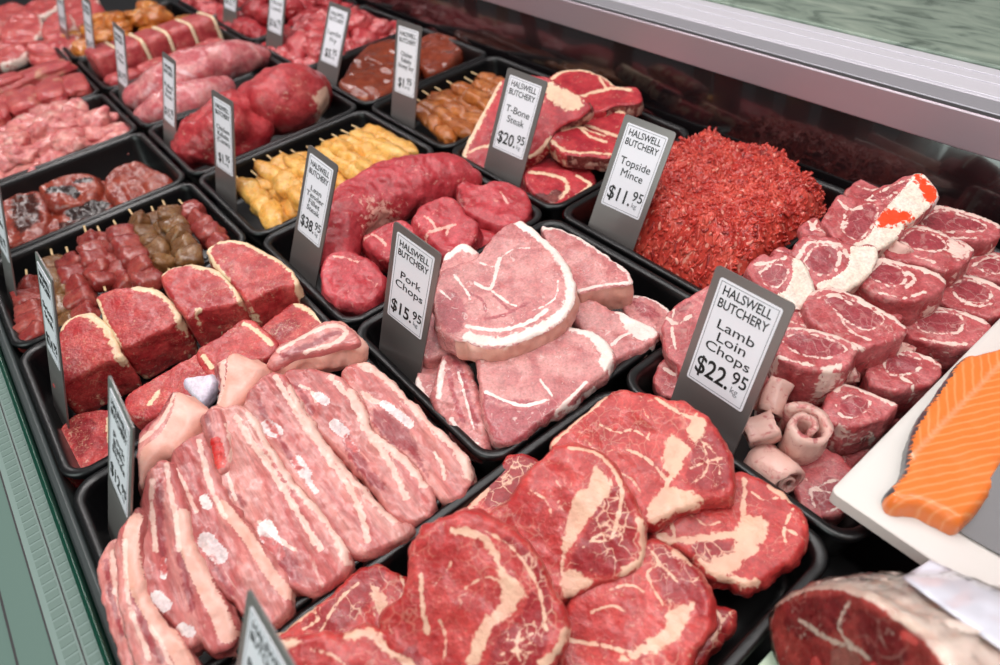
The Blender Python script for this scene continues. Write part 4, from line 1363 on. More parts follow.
S('lamb_chop', '846,300 852,286 862,278 872,284 884,294 894,302 900,316 888,322 874,312 858,306', .030, 12, .03, label='red lamb piece wedged under the third chop from the back', fat=[(2, '856,290 870,300 886,306')], dark=[(4, '864,288 880,302')], **SD, **lk)
for q in ('900,344 910,336 920,340 922,352 912,362 900,360', '872,392 882,386 892,390 892,402 880,404'):
    pass


def roll(name, label, base, top, rad, turns=1.6, th=.006, seed=0):
    """flank flap rolled up like a scroll; the spiral end faces us"""
    A, Bp = np.array(base), np.array(top)
    ax = Bp - A
    L = np.linalg.norm(ax)
    ax /= L
    e1 = np.cross(ax, (0.2, .3, 1.))
    e1 /= np.linalg.norm(e1)
    e2 = np.cross(ax, e1)
    n, m = 46, 7
    V, F, M = [], [], []
    for side_ in (0, 1):
        for i in range(n):
            t = i / (n - 1)
            a = t * turns * 2 * math.pi + seed
            r = rad * (.22 + .78 * t) - (th if side_ else 0) * (.5 + .5 * t)
            for j in range(m):
                h = L * j / (m - 1)
                rr = max(.0006, r * (1 + .06 * math.sin(h * 160 + seed * 2 + a)))
                V.append(A + ax * h + e1 * rr * math.cos(a) + e2 * rr * math.sin(a))
                M.append((.62 - .12 * side_, .25 * (1 - t), 0))
    o = n * m
    for i in range(n - 1):
        for j in range(m - 1):
            a, b, c, d = i * m + j, i * m + j + 1, (i + 1) * m + j + 1, (i + 1) * m + j
            F.append((a, d, c, b))
            F.append((o + a, o + b, o + c, o + d))
        for j in (0, m - 1):
            a, d = i * m + j, (i + 1) * m + j
            F.append((a, o + a, o + d, d) if j == 0 else (d, o + d, o + a, a))
    for i in (0, n - 1):
        for j in range(m - 1):
            a, b = i * m + j, i * m + j + 1
            F.append((a, b, o + b, o + a) if i == 0 else (b, a, o + a, o + b))
    V = np.array(V)
    V = V + .0016 * np.stack([fbm(V * 90, 61 + k, 3) for k in range(3)], 1)
    c = V.mean(0)
    me = mesh(name, V - c, F, np.array(M))
    tag(link(name, me, M_FLANK, None, Matrix.Translation(Vector(c))), label, 'lamb piece', 'rolled lamb flank flaps')


M_FLANK = meat('lamb_flank', 'bf6a6c', 'd49088', 'e2b8ac', 'a84a52', 'f0e2dc', edge=.5, escale=110, bump=.3, sss=.15)
roll('rolled_lamb_flap', 'upper rolled lamb flank flap at the right edge of the price tag', W(766, 412, .004), W(779, 380, .022), .020, seed=.4)
roll('rolled_lamb_flap', 'largest rolled lamb flank flap with a spiral end, below the nearest chop', W(792, 452, -.026), W(808, 426, .020), .027, seed=1.2, th=.007)
roll('rolled_lamb_flap', 'rolled lamb flank flap left of the spiral one, beside the price tag foot', W(746, 438, -.008), W(776, 428, .0), .021, seed=2.2)
roll('rolled_lamb_flap', 'lowest rolled lamb flank flap, behind the rib eye steak', W(762, 456, -.022), W(790, 484, -.018), .022, seed=3.0)
roll('rolled_lamb_flap', 'small rolled flap between the two rows of chops', W(892, 358, .004), W(903, 342, .020), .015, seed=3.9)
roll('rolled_lamb_flap', 'rolled flap with white fat between the chops near the paint-marked one', W(884, 262, .026), W(902, 244, .044), .019, seed=5.1)
roll('rolled_lamb_flap', 'rolled flap under the double-rimmed chop, beside the nearest chop', W(836, 374, .004), W(858, 372, .012), .013, seed=6.3)

# ---- white board with salmon
b = MB()
zt, zb = .030, .015
x0, y1 = .373, .104
b.loft([rrect(x0 + i, 1.05, -.60, y1 - i, .006, z, 3) for (i, z) in ((.001, zb), (0, zb + .001), (0, zt - .0012), (.0012, zt))])
o = b.build('cutting_board', plain('white_polyethylene', 'd8d0cb', rough=.42, bump=.1, bscale=400), None)
tag(o, 'white plastic cutting board at the right, under the orange salmon fillet', 'cutting board')
b = MB()
b.box(.372, 1.05, -.60, .0615, -.0715, .0148)
M_SALM, nt, pb = new_mat('salmon_flesh')
tc = nt.nodes.new('ShaderNodeTexCoord')
uvn = nt.nodes.new('ShaderNodeAttribute')
uvn.attribute_name = 'mask'
spx = nt.nodes.new('ShaderNodeSeparateColor')
nt.links.new(uvn.outputs['Color'], spx.inputs[0])
nz = nt.nodes.new('ShaderNodeTexNoise')
nz.inputs['Scale'].default_value = 45
nz.inputs['Detail'].default_value = 3
nt.links.new(tc.outputs['Object'], nz.inputs['Vector'])


def nmath(nt, op, a, c=None, clamp=False):
    n = nt.nodes.new('ShaderNodeMath')
    n.operation = op
    n.use_clamp = clamp
    for k, v in enumerate((a, c)):
        if v is None:
            continue
        if isinstance(v, (int, float)):
            n.inputs[k].default_value = v
        else:
            nt.links.new(v, n.inputs[k])
    return n.outputs[0]


ph = nmath(nt, 'ADD', nmath(nt, 'MULTIPLY', spx.outputs[0], 760.), nmath(nt, 'MULTIPLY', nz.outputs['Fac'], 4.0))
sn = nmath(nt, 'SINE', ph)
st = nmath(nt, 'POWER', nmath(nt, 'MULTIPLY', nmath(nt, 'ADD', sn, 1.), .5), 6.)
st = nmath(nt, 'MULTIPLY', st, .42)
mx = nt.nodes.new('ShaderNodeMix')
mx.data_type = 'RGBA'
nt.links.new(st, mx.inputs['Factor'])
mx.inputs['A'].default_value = lin('ea7a30')
mx.inputs['B'].default_value = lin('f4b07c')
mx2 = nt.nodes.new('ShaderNodeMix')
mx2.data_type = 'RGBA'
nt.links.new(spx.outputs[1], mx2.inputs['Factor'])
nt.links.new(mx.outputs['Result'], mx2.inputs['A'])
mx2.inputs['B'].default_value = lin('f2a27c')
nt.links.new(mx2.outputs['Result'], pb.inputs['Base Color'])
pb.inputs['Roughness'].default_value = .36
pb.inputs['Coat Weight'].default_value = .3
pb.inputs['Subsurface Weight'].default_value = .15
pb.inputs['Subsurface Radius'].default_value = (1, .4, .2)
pb.inputs['Subsurface Scale'].default_value = .004
M_SKIN = plain('salmon_skin', '4a4a50', rough=.35, coat=.3, var=.4, bscale=300)


def salmon():
    o = slab('salmon_fillet', '890,490 892,485 898,478 905,468 909,450 914,430 924,410 937,392 951,371 966,354 984,350 1004,345 1040,338 1075,345 1085,400 1060,440 1030,458 1000,482 990,494 979,506 970,515 961,521 952,518 942,513 930,507 916,503 902,502 893,499',
             zt + .0245, 3, .0215, M_SALM, label='orange salmon fillet with pale chevron lines on the white board', cat='fish fillet', r=.007, s=.003, wave=.001, jit=.0006, bulge=.001,
             parts=[('skin', M_SKIN, [(3.5, '889,492 897,479 907,466 909,448 915,428 938,391 966,353 984,349')], True)])
    # chevron phase runs along the fish, bent back from the middle line
    me = o.data
    a = me.attributes['mask']
    P = np.array([tuple(o.matrix_world @ v.co) for v in me.vertices])
    A, Bq = W(915, 505, zt), W(1060, 350, zt)
    ax = (Bq - A) / np.linalg.norm(Bq - A)
    pr = np.array([-ax[1], ax[0], 0])
    t = (P - A) @ ax
    q = (P - A) @ pr
    mid = .022
    ph = t * 5.0 - np.abs(q - mid) * 9.0
    col = np.ones((len(P), 4))
    col[:, 0] = ph * .12 + .5
    col[:, 1] = np.clip(1 - np.abs(q - mid) / .0025, 0, .6)
    a.data.foreach_set('color', col.ravel())


salmon()
# grey card plate lying on the board
P0 = W(957, 531, zt + .002)
b = MB()
Pa, Pb, Pc = W(957, 531, zt + .0016), W(1003, 557, zt + .0016), W(1003, 462, zt + .030)
Pd = Pb + (Pc - Pa) * 1.0 + np.array([.02, 0, 0.])
ux = (Pb - Pa) / np.linalg.norm(Pb - Pa)
vx = Pc - Pa
vx = vx - ux * (vx @ ux)
lv = np.linalg.norm(vx)
vx /= lv
nx = np.cross(ux, vx)
mw = Matrix(((ux[0], vx[0], nx[0], Pa[0]), (ux[1], vx[1], nx[1], Pa[1]), (ux[2], vx[2], nx[2], Pa[2]), (0, 0, 0, 1)))
b.loft([rrect(0, .14, 0, .075, .004, z, 3) for z in (0, .0016)])
o = b.build('blank_tag', plain('steel_grey_tag', '6a686a', rough=.42, metal=.2), None, mw)
tag(o, 'blank steel-grey tag leaning on the salmon at the right edge', 'price tag')

# ---- wrapped leg joint in the near right corner
M_JOINT = meat('leg_joint_skin', 'd3a393', 'c98e86', 'ead9cd', 'b2605c', 'd9d0d4', patch=.8, pscale=28, coat=.9, rough=.3, bump=.25, sss=.12)
M_CUT = meat('leg_joint_cut', 'a03634', 'b64a44', 'ead0c0', '8a2c2e', 'e0c0b0', marble=.25, mscale=55, mthin=.03, coat=.9, rough=.3)
def film():
    m, nt, b = new_mat('cling_film')
    L = nt.links.new
    t = nt.nodes.new('ShaderNodeBsdfTransparent')
    g = nt.nodes.new('ShaderNodeBsdfGlossy')
    g.inputs['Roughness'].default_value = .12
    mxs = nt.nodes.new('ShaderNodeMixShader')
    fr = nt.nodes.new('ShaderNodeFresnel')
    fr.inputs['IOR'].default_value = 1.5
    tc = nt.nodes.new('ShaderNodeTexCoord')
    n = nt.nodes.new('ShaderNodeTexNoise')
    n.inputs['Scale'].default_value = 40
    n.inputs['Distortion'].default_value = 2.
    L(tc.outputs['Object'], n.inputs['Vector'])
    bp = nt.nodes.new('ShaderNodeBump')
    bp.inputs['Strength'].default_value = .6
    bp.inputs['Distance'].default_value = .004
    L(n.outputs['Fac'], bp.inputs['Height'])
    L(bp.outputs[0], g.inputs['Normal'])
    L(bp.outputs[0], fr.inputs['Normal'])
    L(fr.outputs[0], mxs.inputs[0])
    L(t.outputs[0], mxs.inputs[1])
    L(g.outputs[0], mxs.inputs[2])
    L(mxs.outputs[0], nt.nodes['Material Output'].inputs['Surface'])
    return m


FILM = film()
JO = '770,607 778,598 790,591 806,586 824,584 842,585 858,590 874,597 890,607 906,619 922,632 937,647 950,664 962,690 950,730 910,765 860,765 815,735 785,690 770,650 766,625'
jk = dict(tilt=64, thick=.17, da=-42, s=.0028, bulge=.009, r=.008)
jo = slab('wrapped_leg_joint', JO, .078, mat=M_CUT, anchor=(842, 590), label='plastic wrapped leg joint in the near right corner, its red cut face towards us', cat='meat joint', rim=5, side=(.9, 0, 0),
          fat=[(4, '800,620 830,640 860,650'), (3, '850,600 840,630 870,660'), (5, '770,607 806,586 842,585 890,607 937,647')], dark=[(None, '790,605 820,596 850,605 840,630 805,640 785,625'), (None, '860,610 890,625 910,660 880,670 860,640')],
          parts=[('bone', meat('leg_bone', 'b9756a', 'a45a52', 'ead0c0', '8d3a38', 'e0c0b0'), [(None, '832,650 846,644 858,652 860,668 846,674 832,666')], False), ('skin', M_JOINT, [(60, JO)], 3)], **jk)
wr = slab('plastic_wrap', '767,606 777,596 789,589 806,584 824,582 843,583 860,588 876,595 892,605 908,617 924,630 939,645 952,662 965,690 952,732 911,768 859,768 813,737 783,691 768,651 764,625', .0805, mat=FILM, anchor=(842, 590), parent=jo, wave=.002, **dict(jk, thick=.171, bulge=.011))
V2 = [tuple(wr.matrix_world @ v.co) for v in wr.data.vertices]
F2 = [tuple(p.vertices) for p in wr.data.polygons]
# label: a strip that follows the wrapped body
from mathutils.bvhtree import BVHTree
bv = BVHTree.FromPolygons([tuple(q) for q in V2], F2)
lp = pts('904,577 925,565 950,578 975,592 1000,606 1022,624 1006,640 985,625 960,606 932,590')
LA, LB, LC, LD = (902, 578), (930, 560), (1045, 612), (1008, 655)
nu, nv = 26, 8
V, F = [], []
for i in range(nu):
    for j in range(nv):
        t, q = i / (nu - 1), j / (nv - 1)
        p = [(LA[k] * (1 - q) + LB[k] * q) * (1 - t) + (LD[k] * (1 - q) + LC[k] * q) * t for k in (0, 1)]
        d = ray(p)
        d = d / np.linalg.norm(d)
        h = bv.ray_cast(Vector(CO), Vector(d))
        pos = np.array(h[0]) if h[0] is not None else W(p[0], p[1], .03)
        V.append(pos - d * .0012)
for i in range(nu - 1):
    for j in range(nv - 1):
        a = i * nv + j
        F.append((a, a + 1, a + nv + 1, a + nv))
lo_ = link('label', mesh('label', V, F), plain('printed_label', 'dcdbe6', rough=.35, coat=.5), jo, Matrix())
lo_.modifiers.new('thick', 'SOLIDIFY').thickness = .0004
b = MB()
b.loft([rrect(.10, .285, -.30, .064, .01, z, 3) for z in (-.024, -.008)])
o = b.build('pale_green_board', plain('pale_green_plastic', 'b9c9b4', rough=.4), None)
tag(o, 'pale green board on the deck under the wrapped joint, beside the rib eye tray', 'board')

# ---- skewers
M_STICK = plain('bamboo', 'd9b98a', rough=.6, var=.2, bscale=400)
BSK = meat('skewer_beef', '862c2a', '9c463e', 'c07a60', '5a2016', 'c9a08a', patch=.2, pscale=40, coat=.5, rough=.28, bump=.5)
BSKG = meat('skewer_beef_seasoned', '6a4529', '835a35', 'a98a5c', '45281a', 'c9a08a', patch=.3, pscale=60, coat=.5, rough=.28, bump=.6)
CSK = meat('skewer_chicken', 'd99a45', 'e3b061', 'f0cf9a', 'c97c2a', 'f0dcc0', patch=.4, pscale=40, coat=.4, rough=.3, bump=.4, sss=.2)
GSK = meat('skewer_glazed', '9a4f1e', 'b86d36', 'd09068', '6d3212', 'e0b090', patch=.35, pscale=50, coat=.8, rough=.2, bump=.4, sss=.15)


def skewer(kind, a, b_, mat, label, cat, group, n=6, w=.017, seed=0, poke=.03, squ=2.8, hz=.8, lf=.66, namp=.2):
    """a: top end (where the stick pokes out), b_: other end; both places in the tray"""
    rng = np.random.default_rng(seed + 100)
    A, Bp = np.array(a), np.array(b_)
    ax = Bp - A
    L = np.linalg.norm(ax)
    ax /= L
    root = empty(kind, A)
    tag(root, label, cat, group)
    az = math.degrees(math.atan2(ax[1], ax[0]))
    pit = math.degrees(math.asin(-ax[2]))
    V, F, mk = tube_data([A - ax * poke, A + ax * L * .5, Bp + ax * .012], [(.0016, .0016)] * 3, seg=8, per=3, namp=0)
    link('stick', mesh('stick', V, F, mk), M_STICK, root, Matrix())
    for i in range(n):
        t = (i + .5) / n
        c = A + ax * L * t + np.array([0, 0, rng.uniform(-.001, .001)])
        k = rng.uniform(.85, 1.12)
        blob('meat_chunk', c, (L / n * lf, w * k, w * hz * k), frame(az + rng.uniform(-14, 14), pit + rng.uniform(-8, 8), rng.uniform(-35, 35)), mat, parent=root, sq=squ, namp=namp, nfreq=1.8, seed=seed * 31 + i, k=3)
    return root


def W3(s, z):
    x, y = s
    return W(x, y, z)


G = 'beef skewers in the black tray'
for i, (a, b_, z, mt, lab) in enumerate((
        ((28, 284), (36, 345), -.012, BSK, 'leftmost beef skewer, at the left end of its tray'),
        ((54, 262), (70, 330), -.014, BSKG, 'brown seasoned beef skewer just right of the greenish tag'),
        ((70, 260), (88, 322), -.002, BSK, 'beef skewer lying alone between the greenish tag and the crowded skewers'),
        ((88, 238), (104, 286), .004, BSK, 'left one of the crowded beef skewers, with a dull purple lump at its foot'),
        ((103, 238), (128, 290), -.004, BSK, 'beef skewer second from the left in the crowded group'),
        ((120, 232), (152, 288), .008, BSK, 'reddest beef skewer, its stick end showing at the near end'),
        ((136, 220), (168, 268), .004, BSKG, 'greenish brown seasoned beef skewer in the middle'),
        ((156, 218), (176, 268), -.008, BSKG, 'seasoned beef skewer mostly under its neighbours'),
        ((168, 212), (192, 264), .010, BSKG, 'large pale brown seasoned beef skewer, second from the right'),
        ((188, 210), (222, 248), .000, BSK, 'rightmost beef skewer, in the far right corner of its tray'))):
    skewer('beef_skewer', W3(a, z), W3(b_, z), mt, lab, 'skewer', G, n=5, w=.0172, seed=i, poke=.040, squ=6, namp=.17, hz=.7, lf=.56)
G = 'yellow chicken skewers'
for i, (a, b_, z, lab) in enumerate((
        ((243, 184), (280, 224), -.006, 'leftmost yellow chicken skewer, beside its price tag'),
        ((262, 180), (300, 212), -.012, 'second yellow chicken skewer from the left, low in the pile'),
        ((264, 168), (308, 204), .006, 'third yellow chicken skewer from the left'),
        ((278, 164), (318, 196), -.002, 'fourth yellow chicken skewer from the left'),
        ((291, 160), (330, 190), .010, 'fifth yellow chicken skewer, behind the fillet price tag'),
        ((303, 158), (345, 186), -.006, 'sixth yellow chicken skewer, behind the fillet price tag'),
        ((320, 154), (362, 178), .006, 'seventh yellow chicken skewer from the left'),
        ((333, 147), (374, 172), .014, 'eighth yellow chicken skewer from the left'),
        ((345, 142), (386, 166), .008, 'ninth yellow chicken skewer from the left'),
        ((356, 137), (402, 158), .012, 'tenth yellow chicken skewer, second from the right'),
        ((366, 132), (408, 152), .004, 'rightmost yellow chicken skewer'))):
    skewer('chicken_skewer', W3(a, z), W3(b_, z), CSK, lab, 'skewer', G, n=3, w=.0185, seed=40 + i, poke=.042, squ=2.2, lf=.8, namp=.26)
G = 'brown glazed skewers'
for i, (a, b_, z, lab) in enumerate((
        ((420, 112), (452, 140), -.014, 'nearest glazed skewer, at the foot of its price tag'),
        ((424, 104), (470, 134), -.004, 'second glazed skewer from the price tag'),
        ((434, 98), (480, 126), .0, 'third glazed skewer from the price tag'),
        ((446, 94), (488, 120), -.012, 'fourth glazed skewer from the price tag'),
        ((458, 88), (496, 112), .0, 'fifth glazed skewer, pinkish, behind the shinier ones'),
        ((476, 84), (504, 100), -.006, 'sixth glazed skewer, mostly behind the T-Bone tag'),
        ((484, 78), (514, 92), -.010, 'farthest glazed skewer, behind the T-Bone tag'))):
    skewer('glazed_skewer', W3(a, z), W3(b_, z), GSK, lab, 'skewer', G, n=3, w=.0165, seed=70 + i, poke=.042, squ=2.2, lf=.78, namp=.22)

# ---- marinated steaks
MAR = meat('marinated_steak', '7c2c22', '93402f', 'a85a44', '3d1812', '241614', patch=.15, pscale=60, coat=.6, rough=.27, bump=.5, bscale=180)
G = 'dark marinated steaks'
mk_ = dict(cat='steak', group=G, mat=MAR, s=.003, r=.008, bulge=.003, wave=.003, wfreq=60)
S('marinated_steak', '-6,205 10,196 26,190 38,190 46,198 48,210 46,225 40,235 28,242 10,246 -6,244', -.018, 10, .03, label='dark peppered marinated steak at the left end of its tray', dark=[(None, '10,200 34,194 40,215 20,235')], **mk_)
S('marinated_steak', '38,186 46,180 60,175 78,172 90,172 97,178 99,190 92,200 76,205 60,206 46,202', -.006, 12, .026, label='round marinated steak with black seasoning on top, in the middle of its tray', spec=[(8, '50,190 64,188 76,194'), (6, '78,182 90,180')], **mk_)
S('marinated_steak', '56,222 62,210 74,203 90,199 106,198 113,204 108,214 96,224 78,232 62,234', -.022, 8, .024, label='marinated steak coated black with seasoning, at the near rim of its tray', spec=[(None, '64,210 90,200 110,203 96,216 74,220')], dark=[(None, '60,222 90,220 80,232 62,232')], **mk_)
S('marinated_steak', '103,180 108,170 118,163 130,160 142,161 154,168 166,174 172,180 164,190 150,197 134,202 118,204 106,194', -.010, 10, .03, label='lighter red marinated steak at the right end of its tray', fat=[], **mk_)
S('marinated_steak', '44,215 54,206 64,212 66,226 52,232 44,228', -.03, 6, .02, label='small marinated scrap low between the dark steaks', **mk_)
S('marinated_steak', '96,186 104,180 112,190 110,204 100,206', -.026, 6, .02, label='marinated scrap wedged between the round steak and the lighter one', **mk_)

# ---- large beef joints
BJ = meat('beef_joint', 'a0282f', 'bc464a', 'e6bfa8', '7f1f27', 'e0c0b0', marble=.3, mscale=25, mthin=.02, patch=.12, pscale=30, bump=.4, sss=.12)
tube('beef_joint', [W(190, 152, -.02), W(210, 138, .0), W(232, 126, .008), W(250, 112, .0)], [(.038, .034), (.058, .050), (.062, .054), (.046, .042)], BJ, label='ragged beef joint at the left of its tray, behind its price tag', cat='beef joint', group='large beef joints', seg=64, per=14, namp=.22, nfreq=26, seed=21)
tube('beef_joint', [W(246, 112, .005), W(272, 104, .016), W(296, 96, .018), W(310, 92, .008)], [(.042, .040), (.062, .058), (.066, .060), (.044, .042)], BJ, label='smooth rounded beef joint with a cream fat edge at the right of its tray', cat='beef joint', group='large beef joints', seg=64, per=14, namp=.12, nfreq=20, seed=23,
     fatf=lambda K: np.clip(.9 * np.exp(-((K[:, 0] - .8) / .16) ** 2) * (K[:, 1] < .2) * (K[:, 2] < .35), 0, 1))
# ---- long pale muscle and its neighbour
PALE = meat('silvery_muscle', 'b9585e', 'd08a88', 'd9bcbf', '9a3a42', 'd8c4cc', patch=.75, pscale=22, coat=.6, rough=.26, bump=.25, sss=.15)
tube('pork_fillet', [W(138, 98, .0), W(170, 84, .012), W(205, 68, .018), W(240, 58, .014), W(262, 56, .0)], [(.030, .030), (.044, .040), (.048, .044), (.040, .036), (.022, .022)], PALE, label='long pale silvery muscle lying along the back of its tray', cat='fillet', group='long pale muscles', seg=48, per=12, namp=.12, nfreq=30, seed=31)
tube('pork_fillet', [W(146, 118, -.015), W(170, 108, -.005), W(200, 98, .0), W(225, 88, -.005)], [(.028, .026), (.040, .036), (.040, .036), (.026, .024)], PALE, label='shorter pale muscle lying along the near rim of its tray', cat='fillet', group='long pale muscles', seg=48, per=12, namp=.12, nfreq=30, seed=33)
# ---- liver
LIV = meat('liver', '77301e', '8a3d26', 'a86548', '5c2418', 'b07050', coat=1., rough=.16, bump=.12, sss=.08)
G = 'slabs of shiny brown liver'
vk = dict(cat='liver', group=G, mat=LIV, s=.004, r=.009, bulge=.002, wave=.004, wfreq=30)
S('liver', '338,84 345,72 352,60 366,54 384,50 396,52 400,66 396,84 384,94 372,101 358,106 352,96', -.008, 10, .035, label='near slab of shiny brown liver with a pale pointed tip', fat=[(5, '360,104 364,96')], **vk)
S('liver', '352,58 362,48 376,42 392,38 410,44 418,56 414,70 400,74 384,66 366,62', .004, 8, .03, label='middle slab of shiny brown liver behind the Honey Soy tag', **vk)
S('liver', '414,40 424,34 440,32 456,36 462,46 456,56 444,66 428,70 416,60', -.004, 8, .03, label='far slab of reddish brown liver near the back panel', **vk)
# ---- diced and sliced meat in the far trays
PK = meat('pork_pieces', 'c4686a', 'd68a82', 'ecd0bf', 'a84a4e', 'f0dcd2', patch=.55, pscale=34, coat=.5, rough=.3, bump=.35, sss=.15)
RD = meat('diced_red', 'b2353c', 'c95a5c', 'e6b8ae', '8a2029', 'f0d0c8', patch=.35, pscale=36, coat=.8, rough=.22, bump=.35, sss=.12)
DR = meat('dark_red_meat', '9c252e', 'b23a40', 'd89a90', '7a1a22', 'f0d0c8', patch=.15, pscale=30, coat=.5, rough=.3, bump=.4)
FB = meat('fatty_beef', 'a83b40', 'bd5550', 'dcb894', '86242c', 'ead0b8', patch=.6, pscale=20, coat=.35, rough=.34, bump=.4)
MC = meat('marinated_chicken', 'b5622a', 'c98036', 'e0a85a', '7a2e18', 'e8c080', patch=.3, pscale=40, coat=1., rough=.16, bump=.3)


def heap(kind, label, cat, group, mat, x0, x1, y0, y1, n, size, z0, z1, seed, sq=2.4, namp=.2, grid=None):
    rng = np.random.default_rng(seed)
    protos = []
    nx = max(1, int(round(math.sqrt(n * (x1 - x0) / (y1 - y0)))))
    ny = max(1, int(math.ceil(n / nx)))
    k = 0
    for i in range(nx):
        for j in range(ny):
            if k >= n:
                break
            x = x0 + (x1 - x0) * (i + .5 + rng.uniform(-.28, .28)) / nx
            y = y0 + (y1 - y0) * (j + .5 + rng.uniform(-.28, .28)) / ny
            e = min((x - x0) / (x1 - x0), (x1 - x) / (x1 - x0), (y - y0) / (y1 - y0), (y1 - y) / (y1 - y0))
            z = z0 + (z1 - z0) * min(1, e * 3.2) + rng.uniform(-.006, .006)
            rot = frame(rng.uniform(0, 360), rng.uniform(-25, 25), rng.uniform(-25, 25))
            s = rng.uniform(.8, 1.2)
            if len(protos) < 7:
                o = blob(kind, (x, y, z), [q * s for q in size], rot, mat, label, cat, group, sq=sq, namp=namp, nfreq=1.5, seed=seed * 13 + k, k=4)
                protos.append(o)
            else:
                src = protos[k % 7]
                o = src.copy()
                COL.objects.link(o)
                m = rot.to_4x4()
                m.translation = Vector((x, y, z))
                o.matrix_world = m @ Matrix.Diagonal((s, s, s, 1))
            k += 1


heap('pork_piece', 'irregular pink pork piece heaped in the tray behind the marinated steaks', 'pork piece', 'pink pork pieces at the left', PK, -.122, .160, 1.402, 1.632, 46, (.038, .027, .017), -.03, .010, 3, sq=3.2, namp=.3)
heap('diced_meat', 'wet red diced meat piece in the heap behind the liver', 'diced meat', 'wet red diced meat', RD, .535, .812, 1.398, 1.640, 44, (.030, .021, .018), -.03, .014, 5)
heap('red_meat_chunk', 'dark red meat chunk in the far tray behind the diced meat', 'diced meat', 'dark red chunks in the far tray', DR, .535, .812, 1.662, 1.900, 22, (.042, .030, .022), -.03, .010, 7)
heap('marinated_chicken_piece', 'orange brown marinated chicken piece at the top edge', 'chicken', 'orange marinated chicken', MC, .200, .512, 1.925, 2.165, 26, (.034, .026, .020), -.03, .012, 9)
heap('far_meat_piece', 'red meat piece in the farthest tray, along the top edge', 'diced meat', 'meat in the farthest tray', RD, .535, .812, 1.925, 2.165, 24, (.036, .026, .020), -.03, .008, 15)
G = 'fatty beef strips at the left edge'
for i, (x, y, z, L, a, lab) in enumerate((
        (-.06, 1.70, .008, .10, 82, 'fatty beef strip at the left edge with a broad cream fat patch'), (-.01, 1.71, .010, .10, 78, 'beef strip with yellowish fat, second along the tray from the left edge'),
        (.045, 1.715, .008, .10, 84, 'red beef strip with a white fat line in the middle of its tray'), (.10, 1.72, .006, .10, 80, 'beef strip right of the middle, beside the tray rim'),
        (.145, 1.73, -.002, .09, 86, 'rightmost beef strip, against the right wall of its tray'), (-.02, 1.83, .016, .16, 6, 'long pale-edged strip lying across the back of the beef strips'),
        (.10, 1.85, .008, .12, 10, 'long strip lying across the back at the right end'))):
    v, f, m_ = blob_data((L * .66, .031, .016), sq=4.5, namp=.14, nfreq=1.6, seed=60 + i, k=4)
    o = link('beef_strip', mesh('beef_strip', v, f, m_), FB, None, Matrix.Translation((x, y, z)) @ frame(a).to_4x4())
    tag(o, lab, 'beef strip', G)
G = 'overlapping fat-edged steaks at the far left'
FE = meat('fat_edged_steak', 'ad3a3e', 'c25652', 'ecd8cc', '8a2a30', 'f0dcd0', marble=.2, mscale=40, mthin=.02, coat=.4)
fe = dict(cat='steak', group=G, mat=FE, s=.005, r=.006, wave=.003)
for out, z, lab in (
        ('28,52 40,46 60,42 74,44 78,52 66,60 44,62 30,60', -.008, 'lowest front steak with a curved white fat line at the far left'),
        ('26,42 44,38 62,34 76,34 76,42 62,50 40,52 28,50', .006, 'second steak up in the far left stack'),
        ('40,28 48,14 60,10 70,14 74,24 68,36 54,40 44,38', .020, 'round steak with a pale rim in the far left stack'),
        ('0,30 10,16 24,10 38,14 42,26 34,38 16,42 2,42', .022, 'large dark red steak at the far left edge'),
        ('-10,56 4,46 20,42 28,50 18,58 0,64', .0, 'steak with a pale fat tip at the left edge, above the beef strips'),
        ('66,12 80,2 98,2 104,12 98,26 82,28 72,24', .018, 'pinkish steak behind the round one in the far left stack'),
        ('78,30 94,24 108,22 112,32 104,42 88,46 80,42', -.002, 'steak end at the right of the far left stack, beside the edge-on tags')):
    S('fat_edged_steak', out, z, 12, .022, label=lab, fat=[(2, ' '.join(out.split()[3:6]))], **fe)
heap('far_meat_piece', 'small pale red meat piece at the very top left, in the farthest left tray', 'diced meat', 'meat in the farthest left tray', PK, -.125, .178, 2.19, 2.42, 20, (.038, .028, .020), -.02, .015, 17)
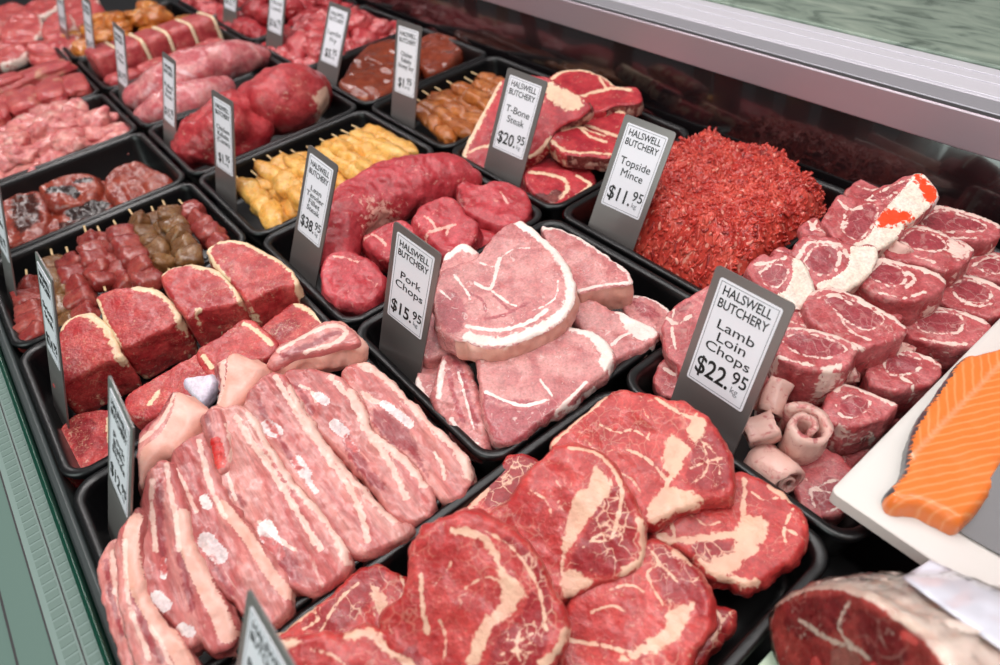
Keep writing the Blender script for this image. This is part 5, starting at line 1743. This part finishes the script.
for out, z, lab in (
        ('-12,14 2,4 18,2 28,8 22,18 6,22 -10,22', .012, 'steak in the top left corner of the picture'),
        ('22,8 36,-2 52,-4 60,4 50,12 32,16', .012, 'steak at the top edge, second from the left corner'),
        ('56,4 70,-6 90,-8 98,0 86,8 68,10', .010, 'steak at the top edge behind the edge-on tags')):
    S('fat_edged_steak', out, z, 10, .022, label=lab, fat=[(2, ' '.join(out.split()[3:6]))], **fe)
tray(CX[0][0], CX[0][1], ROWS[8], ROWS[9], 'black tray at the very top left, mostly out of the picture')
# ---- tied steak blocks
BL = meat('steak_block', 'a8393f', 'bd5a58', 'e8cdb0', '8c2830', 'ead0b8', marble=.1, mscale=40, mthin=.02, coat=.35, bump=.3)
M_TIE = plain('cream_string_fat', 'e8cfae', rough=.5, var=.15, bscale=200)
G = 'row of square steak blocks'
labs = ('leftmost square steak block, behind the edge-on price tags', 'second square steak block from the left', 'third square steak block, in the middle of the row', 'fourth square steak block from the left', 'rightmost square steak block, with a cream fat end')
for i, lab in enumerate(labs):
    x = .236 + i * .057
    y = 1.795 + .002 * i
    root = blob('steak_block', (x, y, .006), (.0265, .044, .034), frame(4 + i), BL, lab, 'steak block', G, sq=7, namp=.05, nfreq=1.4, seed=80 + i, k=4)
    v, f, m_ = blob_data((.0045, .0450, .0345), sq=7, namp=.05, nfreq=1.4, seed=90 + i, k=3)
    link('fat_band', mesh('fat_band', v, f), M_TIE, root, Matrix.Translation((x + .0265, y + .001, .007)) @ frame(4 + i).to_4x4())
G = 'flat steak pieces in front of the blocks'
for i, lab in enumerate(('left flat steak piece in front of the square blocks', 'second flat steak piece in front of the square blocks', 'third flat steak piece in front of the square blocks', 'right flat steak piece in front of the square blocks')):
    v, f, m_ = blob_data((.037, .026, .020), sq=4, namp=.1, nfreq=1.5, seed=95 + i, k=4)
    o = link('steak_piece', mesh('steak_piece', v, f, m_), BL, None, Matrix.Translation((.245 + i * .068, 1.700 + .004 * i, -.012)) @ frame(8 * i).to_4x4())
    tag(o, lab, 'steak piece', G)
